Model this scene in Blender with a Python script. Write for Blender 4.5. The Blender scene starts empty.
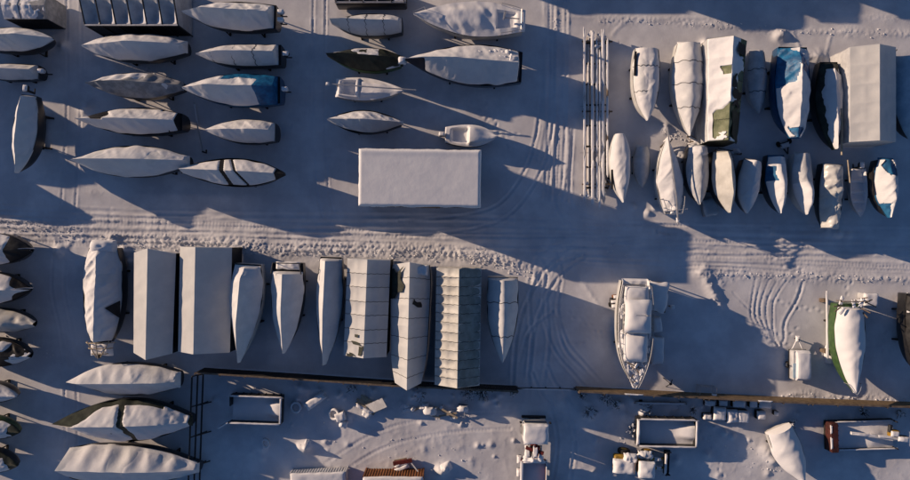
import bpy, bmesh, math, random
import numpy as np
from mathutils import Vector, Matrix
random.seed(7)
SC = bpy.context.scene
COL = SC.collection
H = 65.0                      # drone height in metres; one photograph pixel covers 0.1 m of ground
PI = math.pi
def P(px, py, z=0.0):         # photograph pixel at height z -> world x, y
    k = (H - z) / H * 0.1
    return ((px - 455) * k, (240 - py) * k)

# ------------------------------------------------------------------ noise
def vnoise(x, y, seed=0.0):
    x = np.asarray(x, float); y = np.asarray(y, float)
    ix = np.floor(x); iy = np.floor(y); fx = x - ix; fy = y - iy
    def h(a, b):
        s = np.sin(a * 127.1 + b * 311.7 + seed * 74.7) * 43758.5453
        return s - np.floor(s)
    u = fx * fx * (3 - 2 * fx); v = fy * fy * (3 - 2 * fy)
    return ((h(ix, iy) * (1 - u) + h(ix + 1, iy) * u) * (1 - v) + (h(ix, iy + 1) * (1 - u) + h(ix + 1, iy + 1) * u) * v) * 2 - 1
def fbm(x, y, seed=0.0, o=4):
    r = 0; a = 0.5
    for i in range(o):
        r = r + a * vnoise(np.asarray(x) * 2 ** i + i * 17.3, np.asarray(y) * 2 ** i - i * 9.1, seed + i); a *= 0.5
    return r
def sstep(a, b, x):
    t = np.clip((np.asarray(x, float) - a) / (b - a), 0, 1); return t * t * (3 - 2 * t)

# ------------------------------------------------------------------ materials
MATS = {}
def mat(name, col, rough=0.8, col2=None, scale=1.5, bump=0.0, bscale=20.0, metal=0.0, spec=0.3, stretch=None, lo=0.4, hi=0.62, bdist=0.02, thin=0.0):
    m = bpy.data.materials.new(name); m.use_nodes = True; nt = m.node_tree; b = nt.nodes['Principled BSDF']
    b.inputs['Roughness'].default_value = rough; b.inputs['Metallic'].default_value = metal
    b.inputs['Specular IOR Level'].default_value = spec
    tc = nt.nodes.new('ShaderNodeTexCoord'); src = tc.outputs['Object']
    if stretch:
        mp = nt.nodes.new('ShaderNodeMapping'); mp.inputs['Scale'].default_value = stretch
        nt.links.new(src, mp.inputs['Vector']); src = mp.outputs['Vector']
    n = nt.nodes.new('ShaderNodeTexNoise'); n.inputs['Scale'].default_value = scale; n.inputs['Detail'].default_value = 8
    n.inputs['Roughness'].default_value = 0.6
    nt.links.new(src, n.inputs['Vector'])
    cr = nt.nodes.new('ShaderNodeValToRGB'); cr.color_ramp.elements[0].position = lo; cr.color_ramp.elements[1].position = hi
    c2 = col2 or tuple(c * 0.82 for c in col)
    cr.color_ramp.elements[0].color = (*c2, 1); cr.color_ramp.elements[1].color = (*col, 1)
    nt.links.new(n.outputs['Fac'], cr.inputs['Fac']); nt.links.new(cr.outputs['Color'], b.inputs['Base Color'])
    if bump:
        n2 = nt.nodes.new('ShaderNodeTexNoise'); n2.inputs['Scale'].default_value = bscale; n2.inputs['Detail'].default_value = 6
        nt.links.new(src, n2.inputs['Vector'])
        bp = nt.nodes.new('ShaderNodeBump'); bp.inputs['Strength'].default_value = bump; bp.inputs['Distance'].default_value = bdist
        nt.links.new(n2.outputs['Fac'], bp.inputs['Height']); nt.links.new(bp.outputs['Normal'], b.inputs['Normal'])
    if thin:                                  # a thin sheet lets some daylight through
        out = nt.nodes['Material Output']; tr = nt.nodes.new('ShaderNodeBsdfTranslucent'); mx = nt.nodes.new('ShaderNodeMixShader'); mx.inputs[0].default_value = thin
        nt.links.new(cr.outputs['Color'], tr.inputs['Color']); nt.links.new(b.outputs['BSDF'], mx.inputs[1]); nt.links.new(tr.outputs['BSDF'], mx.inputs[2]); nt.links.new(mx.outputs['Shader'], out.inputs['Surface'])
    MATS[name] = m; return m
SNOW = mat('snow', (.80, .80, .81), .9, (.75, .75, .77), .7, .25, 7, spec=.15, bdist=.03)
GROUNDSNOW = mat('trodden_snow', (.78, .78, .80), 1, (.62, .62, .65), .3, .3, 6, spec=.1, bdist=.03)
CSNOW = mat('packed_snow', (.72, .72, .73), .9, (.65, .65, .67), .8, .3, 7, spec=.15, bdist=.03)
WHITE = mat('white_tarp', (.70, .70, .70), .6, (.60, .61, .62), 1.0, .3, 5, spec=.3, bdist=.04)
SHEET = mat('translucent_sheet', (.80, .80, .79), .6, (.72, .73, .73), .8, .25, 4, spec=.3, bdist=.03, thin=.3)
CREAM = mat('cream_tarp', (.73, .72, .68), .6, (.58, .57, .53), .9, .3, 5, bdist=.04, thin=.2)
PALE = mat('pale_grey_tarp', (.58, .59, .60), .6, (.44, .45, .47), 1.2, .35, 6, bdist=.04)
GREY = mat('grey_tarp', (.33, .34, .36), .55, (.20, .21, .23), 1.4, .4, 6, bdist=.04)
LBLUE = mat('pale_blue_tarp', (.42, .56, .66), .55, (.30, .43, .54), 1.2, .3, 6, bdist=.04)
BLUE = mat('blue_tarp', (.012, .16, .34), .45, (.008, .08, .20), 1.6, .4, 6, bdist=.04)
GREEN = mat('green_tarp', (.19, .205, .12), .6, (.09, .11, .055), 1.3, .4, 7, bdist=.04)
DGREEN = mat('dark_green_tarp', (.035, .042, .03), .6, (.016, .02, .015), 1.3, .4, 7, bdist=.04)
OLIVE = mat('olive_tarp', (.40, .41, .26), .6, (.25, .27, .16), 1.3, .4, 7, bdist=.04)
BLACK = mat('black_tarp', (.016, .017, .02), .6, (.008, .008, .01), 2, .3, 8)
HNAVY = mat('navy_hull', (.008, .014, .035), .3, (.014, .018, .03), 2, spec=.5)
HBLACK = mat('black_hull', (.012, .012, .014), .4, (.02, .02, .02), 2, spec=.5)
HWHITE = mat('white_hull', (.62, .62, .60), .35, (.52, .52, .5), 1, spec=.5)
HBLUE = mat('blue_hull', (.015, .07, .17), .35, (.01, .05, .12), 2, spec=.5)
HGREEN = mat('green_hull', (.065, .125, .04), .45, (.04, .085, .028), 2, spec=.4)
HBROWN = mat('varnished_hull', (.10, .045, .02), .4, (.06, .03, .015), 3, spec=.5)
WOOD = mat('weathered_wood', (.22, .17, .12), .85, (.12, .09, .07), 3, .4, 14, stretch=(1, 1, 1))
DWOOD = mat('dark_wood', (.035, .03, .028), .85, (.02, .018, .016), 3, .4, 14)
BROWN = mat('brown_boards', (.20, .145, .085), .8, (.12, .085, .05), 2.2, .5, 14)
STEEL = mat('dark_steel', (.04, .042, .046), .5, (.025, .025, .028), 4, metal=.3)
ALU = mat('aluminium', (.55, .55, .56), .4, (.45, .45, .46), 4, metal=.6)
RUST = mat('rusty_steel', (.25, .10, .035), .8, (.15, .055, .02), 3, .4, 20)
RED = mat('red_paint', (.15, .022, .018), .6, (.08, .016, .014), 3)
DRED = mat('dark_red_paint', (.095, .026, .02), .7, (.04, .016, .014), 2.5)
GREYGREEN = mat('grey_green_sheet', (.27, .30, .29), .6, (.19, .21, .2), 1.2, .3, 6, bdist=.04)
YELLOW = mat('yellow_paint', (.38, .23, .03), .6, (.24, .15, .03), 3)
GLASS = mat('dark_glass', (.015, .018, .022), .08, (.02, .022, .026), 1, spec=.6)
RUBBER = mat('black_rubber', (.014, .014, .014), .9, (.022, .022, .022), 6)
CANVAS = mat('blue_canvas', (.018, .14, .29), .7, (.012, .08, .19), 2)
BARK = mat('twig_bark', (.03, .025, .02), .9, (.02, .017, .013), 4)
WOODP = mat('pale_timber', (.45, .38, .28), .8, (.34, .28, .2), 3)
ROAD_DIRT = None

# ------------------------------------------------------------------ mesh helpers
def link(o, parent=None):
    COL.objects.link(o)
    if parent is not None: o.parent = parent
    return o
def setsharp(me, ang=38):
    me.shade_smooth()
    me.set_sharp_from_angle(angle=math.radians(ang))
def obj_from(name, verts, faces, m, parent=None, sharp=38):
    me = bpy.data.meshes.new(name); me.from_pydata(verts, [], faces); me.update()
    me.materials.append(m)
    if sharp is not None: setsharp(me, sharp)
    return link(bpy.data.objects.new(name, me), parent)
def gfaces(nu, nv, flip=False, closev=False):
    f = []
    for i in range(nu - 1):
        for j in range(nv if closev else nv - 1):
            a = i * nv + j; b = i * nv + (j + 1) % nv; c = (i + 1) * nv + (j + 1) % nv; d = (i + 1) * nv + j
            f.append((a, d, c, b) if not flip else (a, b, c, d))
    return f
def grid(name, X, Y, Z, m, parent=None, flip=False, closev=False, sharp=38):
    nu, nv = X.shape
    v = np.stack([X.ravel(), Y.ravel(), Z.ravel()], 1).tolist()
    return obj_from(name, v, gfaces(nu, nv, flip, closev), m, parent, sharp)
EACH = ('rib', 'end_door', 'mast_crutch', 'spreader', 'bearer', 'block', 'deck_gear', 'tank_foot', 'cross_tie', 'plank', 'window', 'hydraulic_ram', 'corner_post', 'prop', 'stern_stick')
class MB:
    def __init__(s): s.v = []; s.f = []; s.cuts = []
    def add(s, v, f):
        n = len(s.v); s.cuts.append((n, len(s.f))); s.v += [tuple(p) for p in v]; s.f += [tuple(i + n for i in q) for q in f]; return s
    def box(s, c, d, rz=0.0, bev=0.0, M=None):
        hx, hy, hz = d[0] / 2, d[1] / 2, d[2] / 2
        R = M or Matrix.Rotation(rz, 3, 'Z')
        if bev <= 0:
            v = [(x, y, z) for x in (-hx, hx) for y in (-hy, hy) for z in (-hz, hz)]
            f = [(0, 1, 3, 2), (4, 6, 7, 5), (0, 4, 5, 1), (2, 3, 7, 6), (0, 2, 6, 4), (1, 5, 7, 3)]
        else:
            b = min(bev, hx * .9, hy * .9, hz * .9)
            ring = lambda ex, ey, z: [(-ex + b, -ey, z), (ex - b, -ey, z), (ex, -ey + b, z), (ex, ey - b, z), (ex - b, ey, z), (-ex + b, ey, z), (-ex, ey - b, z), (-ex, -ey + b, z)]
            v = ring(hx - b * .6, hy - b * .6, -hz) + ring(hx, hy, -hz + b) + ring(hx, hy, hz - b) + ring(hx - b * .6, hy - b * .6, hz)
            f = [tuple(range(7, -1, -1)), tuple(range(24, 32))]
            for k in range(3):
                for j in range(8):
                    f.append((k * 8 + j, k * 8 + (j + 1) % 8, k * 8 + 8 + (j + 1) % 8, k * 8 + 8 + j))
        C = Vector(c)
        return s.add([R @ Vector(p) + C for p in v], f)
    def bar(s, p, q, w, h=None):       # rectangular bar
        p = Vector(p); q = Vector(q); d = q - p; h = h or w
        R = d.to_track_quat('X', 'Z').to_matrix()
        return s.box((p + q) / 2, (d.length, w, h), M=R)
    def tube(s, pts, r, n=7, cap=True, r2=None):
        pts = [Vector(p) for p in pts]; N = len(pts); base = len(s.v); vs = []
        for i, p in enumerate(pts):
            d = (pts[min(i + 1, N - 1)] - pts[max(i - 1, 0)]).normalized()
            R = d.to_track_quat('Z', 'Y').to_matrix(); rr = r + ((r2 if r2 is not None else r) - r) * i / max(N - 1, 1)
            for k in range(n):
                a = 2 * PI * k / n; vs.append(R @ Vector((rr * math.cos(a), rr * math.sin(a), 0)) + p)
        f = []
        for i in range(N - 1):
            for k in range(n):
                f.append((i * n + k, i * n + (k + 1) % n, (i + 1) * n + (k + 1) % n, (i + 1) * n + k))
        if cap: f += [tuple(range(n - 1, -1, -1)), tuple((N - 1) * n + k for k in range(n))]
        return s.add(vs, f)
    def cyl(s, c, r, w, axis='Y', n=18, bev=0.0):
        c = Vector(c); A = {'X': Vector((1, 0, 0)), 'Y': Vector((0, 1, 0)), 'Z': Vector((0, 0, 1))}[axis]
        B = Vector((A.y, A.z, A.x)); Cc = A.cross(B)
        prof = [(r - bev, -w / 2), (r, -w / 2 + bev), (r, w / 2 - bev), (r - bev, w / 2)] if bev else [(r, -w / 2), (r, w / 2)]
        vs = [c + A * h + (B * math.cos(2 * PI * k / n) + Cc * math.sin(2 * PI * k / n)) * rr for rr, h in prof for k in range(n)]
        f = []
        for i in range(len(prof) - 1):
            for k in range(n): f.append((i * n + k, i * n + (k + 1) % n, (i + 1) * n + (k + 1) % n, (i + 1) * n + k))
        f += [tuple(range(n - 1, -1, -1)), tuple((len(prof) - 1) * n + k for k in range(n))]
        return s.add(vs, f)
    def pillow(s, c, lx, ly, h, rz=0.0, seed=0.0, n=14, p=4.0, rough=.15, sk=.0, edge=.0):
        nu = max(8, int(n * max(1, min(3, lx / max(ly, .1))))); nv = n
        u = np.linspace(-1, 1, nu); v = np.linspace(-1, 1, nv); U, V = np.meshgrid(u, v, indexing='ij')
        x = U * lx / 2; y = V * ly / 2
        ex = 1 + rough * .3 * vnoise(V * 2.3 + seed, U * 0 + seed, seed); ey = 1 + rough * .3 * vnoise(U * 2.3 * lx / ly + seed, V * 0 + seed, seed + 3)
        dome = (np.clip(1 - np.abs(U) ** p, 0, 1) * np.clip(1 - np.abs(V) ** p, 0, 1)) ** .5
        z = h * dome * (1 + rough * fbm(x * 1.3 + seed, y * 1.3, seed) * 1.6) - sk
        x = x * ex; y = y * ey
        cz, sz = math.cos(rz), math.sin(rz)
        vs = np.stack([(c[0] + x * cz - y * sz).ravel(), (c[1] + x * sz + y * cz).ravel(), (c[2] + z).ravel()], 1).tolist()
        s.add(vs, gfaces(nu, nv))
        return s
    def build(s, name, m, parent=None, sharp=38):
        if len(s.cuts) > 1 and (('snow' in name and name != 'snow_clods') or name in EACH):      # separate lumps become separate parts
            ends = s.cuts[1:] + [(len(s.v), len(s.f))]
            for (v0, f0), (v1, f1) in zip(s.cuts, ends): o = obj_from(name, s.v[v0:v1], [tuple(i - v0 for i in f) for f in s.f[f0:f1]], m, parent, sharp)
            return o
        return obj_from(name, s.v, s.f, m, parent, sharp)
def tag(o, label, cat, group=None, kind=None):
    o['label'] = label
    o['category'] = cat
    if group: o['group'] = group
    if kind: o['kind'] = kind
    return o
def thing(name, label, cat, loc, rz=0.0, group=None):
    o = bpy.data.objects.new(name, None); COL.objects.link(o)
    o.location = (loc[0], loc[1], loc[2] if len(loc) > 2 else 0.0); o.rotation_euler = (0, 0, rz); o.empty_display_size = .3
    return tag(o, label, cat, group)

# ------------------------------------------------------------------ boats
def interp(pts, t):
    xs = [p[0] for p in pts]; ys = [p[1] for p in pts]
    r = np.interp(t, xs, ys)
    k = .035                                  # soften the corners of the profile
    return (np.interp(np.clip(t - k, 0, 1), xs, ys) + 2 * r + np.interp(np.clip(t + k, 0, 1), xs, ys)) / 4
def plan(t, stern=.82, tm=.4, p=2.1, tip=.03):
    t = np.asarray(t, float)
    a = stern + (1 - stern) * np.sin(np.clip(t / tm, 0, 1) * PI / 2)
    b = 1 - (1 - tip) * np.clip((t - tm) / (1 - tm), 0, 1) ** p
    return np.where(t < tm, a, b)
BOATS = 'boats laid up for winter in the snowy yard'
_bi = [0]; DIM = {}
def boat(label, bow, stern, w, zg=2.2, hull=HBLACK, cover=WHITE, rise=((0, 1.1), (.2, 1.6), (.6, 1.7), (1, .12)), q=1.15, st=.82, tm=.4, pw=2.1,
         sheer=.7, skirt=.14, inset=.95, ribs=0, sag=.0, wr=.05, snow=None, snowh=.12, straps=(), zfun=None, outboard=0, zb=None, name='covered_boat',
         cat='boat', keel=False, fall=.25, off=0.0, wrs=1.0, group=BOATS, tip=.03, c0=0.0, c1=1.0, deck=None, dz=-.12, n=64, cname='cover', sternz=None):
    _bi[0] += 1; sd = _bi[0] * 3.17
    if max(bow[0], stern[0]) < 300 and max(bow[1], stern[1]) < 200 and min(bow[0], stern[0]) > -20: zg += .45
    b = Vector(P(*bow, zg)); s = Vector(P(*stern, zg)); d = b - s; L = d.length; ang = math.atan2(d.y, d.x)
    hw = w * .1 * (H - zg) / H / 2
    mid = (b + s) / 2
    if q < 1.45: q = 1 + (q - 1) * .15; rise = tuple((a, r * 1.18) for a, r in rise)
    root = thing(name, label, cat, (mid.x, mid.y, 0), ang, group)
    if zb is None: zb = max(.35, zg - 2.1)
    if snow is None and zfun is None and cover is WHITE and wr >= .05:      # patchy snow on a paler sheet
        snowh = .07; snow = lambda T, V, n: 1.25 + 2.4 * n - 1.1 * (np.abs(V) > .86)
    if zfun is None and c0 == 0 and st > .5 and deck is None and q < 1.6: c0 = .035; deck = BLACK  # black stern strip paints the dark rim of contact shade
    zgun = lambda t: zg + sheer * np.asarray(t) ** 3
    # hull
    t = np.linspace(0, 1, 28); pl = plan(t, st, tm, pw, tip) * hw
    keelz = zb + (zg - zb) * (.75 * t ** 5 + (.25 * (1 - t) ** 4 if st < .6 else 0))
    sec = [(1.0, 0.0), (1.0, .2), (.985, .45), (.92, .7), (.6, .9), (0, 1.0)]
    cols = []
    for sy in (1, -1):
        for (m_, k_) in (sec if sy == 1 else sec[-2::-1]):
            cols.append((pl * m_ * sy * .985, zgun(t) - .03 - k_ * (zgun(t) - .03 - keelz), (t - .5) * L + (t ** 3) * .0 - k_ * t ** 6 * L * .07))
    X = np.stack([c[2] for c in cols], 1); Y = np.stack([c[0] for c in cols], 1); Z = np.stack([c[1] for c in cols], 1)
    nv = X.shape[1]; v = np.stack([X.ravel(), Y.ravel(), Z.ravel()], 1).tolist(); f = gfaces(28, nv, flip=True)
    f.append(tuple(range(nv)))
    obj_from('hull', v, f, hull, root, 50)  # default black hull also stands in for contact shade
    if deck is not None:
        tt = np.linspace(0, 1, 30); vv = np.linspace(-1, 1, 9); T, V = np.meshgrid(tt, vv, indexing='ij')
        grid('deck', (T - .5) * L, V * plan(T, st, tm, pw, tip) * hw * .97, zgun(T) + dz + .06 * (1 - V ** 2), deck, root)
    # cradle with props
    mb = MB()
    for tx in (.22, .62):
        x = (tx - .5) * L; hwx = float(plan(tx, st, tm, pw, tip)) * hw
        mb.box((x, 0, .09), (.16, hwx * 1.7, .16))
        for sy in (-1, 1):
            mb.bar((x, sy * hwx * .83, .15), (x, sy * hwx * .80, zb + (zg - zb) * .42), .09)
            mb.bar((x, sy * hwx * .3, .15), (x, sy * hwx * .76, zb + (zg - zb) * .3), .07)
        mb.box((x, 0, .17 + (zb - .17) / 2), (.2, .22, zb - .12))
    mb.bar((-.28 * L, .06, .1), (.14 * L, .06, .1), .12)
    mb.build('cradle', DWOOD, root)
    # cover
    nn = n if snow is None else max(n, 104); tcov = np.linspace(c0, c1, nn); nvh = 11 if snow is None else 19
    va = np.linspace(0, 1, nvh); vv = np.concatenate([-va[::-1], va[1:]])
    T, V = np.meshgrid(tcov, vv, indexing='ij')
    hwT = plan(T, st, tm, pw, tip) * hw * inset * (1 + (.065 if zfun is None else 0) * vnoise(T * L * 1.0 + sd, np.sign(V) * 3.3 + sd, sd + 41) * np.abs(V))
    Xc = (T - .5) * L; Yc = V * hwT
    RZ = interp(rise, T)
    pk = np.clip(1 - np.abs(V) ** q, 0, 1)
    Zc = zgun(T) + RZ * pk
    if off: Yc = Yc + off * pk * np.minimum(RZ, 1)
    if zfun is not None: Zc = zgun(T) + zfun(T, V, Xc, Yc, hwT)
    fall_mask = 4 * np.abs(V) * (1 - np.abs(V))
    if ribs:
        Zc = Zc - sag * fall_mask * np.sin(PI * T * ribs) ** 2 * np.minimum(RZ, 1) - sag * .35 * (1 - np.abs(V)) * np.sin(PI * T * ribs) ** 2
    hi = np.clip(RZ, .15, 1.0) if zfun is None else 1.0
    wrn = wr * (1.0 * vnoise(T * L * 1.7 * wrs + V * .8 + sd, V * .9 + sd, sd) + .8 * fbm(Xc * 1.1 * wrs + sd, Yc * 1.1 * wrs, sd + 2)) * hi * (.25 + .75 * fall_mask)
    fold = 1 - 2.2 * np.abs(vnoise(T * L * 1.15 * wrs + V * 1.6 + sd * 2, V * .55 + sd, sd + 31))
    Zc = Zc + wr * .45 * fbm(Xc * 2.3 + sd, Yc * 2.3, sd + 51) * hi * np.clip(4 * (1 - np.abs(V)), 0, 1) * (zfun is None)
    Zc = Zc + wrn + wr * .8 * fold * hi * (.2 + .8 * fall_mask)
    if zfun is None:
        Xs = vnoise(V * 2.1 + sd, V * 0 + sd, sd + 5) * .0
    low = skirt * (1 + .35 * vnoise(tcov * L * .8 + sd, tcov * 0 + sd, sd + 8))
    ylo = np.sign(vv)[[0, -1]]
    col = lambda arr, j: arr[:, [j]]
    Xf = np.concatenate([col(Xc, 0), Xc, col(Xc, -1)], 1)
    Yf = np.concatenate([col(Yc, 0) * 1.012, Yc, col(Yc, -1) * 1.012], 1)
    Zf = np.concatenate([col(Zc, 0) - low[:, None], Zc, col(Zc, -1) - low[:, None]], 1)
    # stern closing rows: the cover hangs over the transom
    row = lambda a: a[0:1, :]
    zend = np.full_like(row(Zf), zgun(c0) - skirt)
    zend = np.minimum(zend, row(Zf))
    zmid = row(Zf) * .5 + zend * .5
    Xf = np.concatenate([row(Xf) - fall * .9, row(Xf) - fall * .5, Xf], 0)
    Yf = np.concatenate([row(Yf), row(Yf), Yf], 0); Zf = np.concatenate([zend, zmid, Zf], 0)
    if c1 < 1.0 or tip > .2:           # bow end hangs as well
        rowe = lambda a: a[-1:, :]
        ze = np.minimum(np.full_like(rowe(Zf), float(zgun(c1)) - skirt), rowe(Zf))
        Xf = np.concatenate([Xf, rowe(Xf) + .06], 0); Yf = np.concatenate([Yf, rowe(Yf)], 0); Zf = np.concatenate([Zf, ze], 0)
    grid(cname, Xf, Yf, Zf, cover, root)
    if snow is not None:               # snow lying on the cover where it has not slid off
        nzz = fbm(Xc * .55 + sd, Yc * .55 + sd, sd + 11)
        m_ = np.clip(snow(T, V, nzz), 0, 1)
        th = m_ * snowh * (1 + .4 * fbm(Xc * 1.6, Yc * 1.6, sd + 13)) - (1 - m_) * .06 - .012
        th[:, 0] = -.05; th[:, -1] = -.05; th[0] = -.05; th[-1] = -.05
        grid('snow_layer', Xc, Yc * (1 + .0 * T), Zc + th, CSNOW, root)
    for ts in straps:
        i = int(np.argmin(np.abs(tcov - ts))); kk = range(0, len(vv), 2)
        MB().tube([(Xc[i, j] + .08 * math.sin(j), Yc[i, j] * 1.01, Zc[i, j] + .015) for j in kk], .028, n=5).build('strap', STEEL, root)
    # outboard motors
    for k in range(outboard):
        yy = (k - (outboard - 1) / 2) * .75
        xb = -.5 * L - fall
        om = MB().box((xb - .3, yy, zg + .25), (.62, .42, .5), bev=.13)
        o = om.build('outboard_motor', HBLACK if _bi[0] % 2 else PALE, root)
        MB().box((xb - .12, yy, zg - .45), (.2, .16, .95), bev=.04).box((xb - .3, yy, zg - .95), (.6, .12, .12), bev=.04).build('motor_leg', STEEL, o)
        MB().pillow((xb - .3, yy, zg + .49), .58, .40, .16, seed=sd, n=9, sk=.01).build('snow_cap', SNOW, o)
    DIM[root.name] = (L, hw)
    return root
# ------------------------------------------------------------------ tents
def tent(label, a, b, w, ze=2.3, zr=4.4, cover=SHEET, ribs=0, sag=.1, prow=0.0, wr=.03, group='tent shelters over boats', snow=None, name='tent_shelter',
         wbot=.15, taper=1.0, seed=0.0, endm=None, q=1.0, cat='tent', splay=.0, wallm=None, overh=.0, off=0.0, quilt=False, seams=(), belly=0.0):
    A = Vector(P(*a, ze)); B = Vector(P(*b, ze)); d = B - A; L = d.length; ang = math.atan2(d.y, d.x); mid = (A + B) / 2
    hw = w * .1 * (H - ze) / H / 2
    root = thing(name, label, cat, (mid.x, mid.y, 0), ang, group)
    n = max(40, int(L * 7)) if not ribs else max(40, int(L * 12)); nvh = 9 if not quilt else 13
    if snow is not None: nvh = 25; n = max(n, int(L * 14))
    t = np.linspace(0, 1, n); va = np.linspace(0, 1, nvh); vv = np.concatenate([-va[::-1], va[1:]])
    T, V = np.meshgrid(t, vv, indexing='ij')
    wT = hw * (1 + (taper - 1) * T) * (1 - belly * np.clip((T - .68) / .32, 0, 1) ** 2 - .5 * belly * np.clip((.22 - T) / .22, 0, 1) ** 2)
    X = (T - .5) * (L + prow * 2 * (1 - np.abs(V))); Y = V * wT + off * (1 - np.abs(V))
    fm = 4 * np.abs(V) * (1 - np.abs(V))
    Z = ze + (zr - ze) * (1 - belly * .6 * np.clip((T - .8) / .2, 0, 1) ** 2) * (1 - np.abs(V) ** q) - overh * np.abs(V) ** 6
    if ribs:
        rb = np.abs(np.sin(PI * T * ribs)) ** (.75 if quilt else 1.2)
        if quilt: rb = rb * (.55 + .45 * np.abs(np.sin(2 * PI * V)) ** .6) * (1 + .5 * vnoise(T * ribs, V * 2, seed + 9))
        Z = Z - sag * rb * (fm * 1.0 + .25 * (1 - np.abs(V)) + .12)
    Z = Z + wr * (vnoise(T * L * 1.3 + V + seed, V * 1.3 + seed, seed) + .7 * fbm(X * .9 + seed, Y * .9, seed + 2)) * (.3 + .7 * fm)
    roof = grid('roof_tarp', X, Y, Z, cover, root)
    if snow is not None:
        nz = fbm(X * .55 + seed, Y * .55 + seed, seed + 11); m_ = np.clip(snow(T, V, nz), 0, 1)
        th = m_ * .12 * (1 + .4 * fbm(X * 1.6, Y * 1.6, seed + 13)) - (1 - m_) * .06 - .012
        th[:, 0] = -.05; th[:, -1] = -.05; th[0] = -.05; th[-1] = -.05
        grid('snow_layer', X, Y, Z + th, SNOW, root)
    wm = wallm or BLACK  # default black paints the dark void under open tent sides
    for ts in seams:
        i = int(np.argmin(np.abs(t - ts)))
        MB().tube([(X[i, j] + .03 * math.sin(j * 2 + ts * 9), Y[i, j] * 1.005, Z[i, j] + .012) for j in range(len(vv))], .022, n=5).build('seam', STEEL, root)
    for sy, j in ((-1, 0), (1, -1)):
        k = np.linspace(0, 1, 5)[None, :]
        Xw = np.repeat(X[:, [j]], 5, 1); Yw = Y[:, [j]] - sy * .02 + sy * splay * k
        Zw = Z[:, [j]] - .01 - k * (ze - wbot)
        Yw = Yw + .05 * vnoise(T[:, :5] * L * 1.2 + seed, k * 2 + 0 * T[:, :5], seed + 21) * np.sin(PI * k)
        grid('wall_void_sheet', Xw, Yw, Zw, wm, root, flip=(sy < 0))
    for i, sg in ((0, -1), (-1, 1)):
        m = MB(); xs = X[i]; ys = Y[i]; zs = Z[i]; nn = len(ys)
        vs = [(xs[j] - sg * .03, ys[j] * .995, zs[j] - .02) for j in range(nn)] + [((sg * (L / 2 - .03)), ys[j] * .995, wbot) for j in range(nn)]
        fs = [(j, j + 1, nn + j + 1, nn + j) if sg < 0 else (j + 1, j, nn + j, nn + j + 1) for j in range(nn - 1)]
        m.add(vs, fs).build('end_tarp', endm or cover, root)
    DIM[root.name] = (L, hw)
    return root

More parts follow.
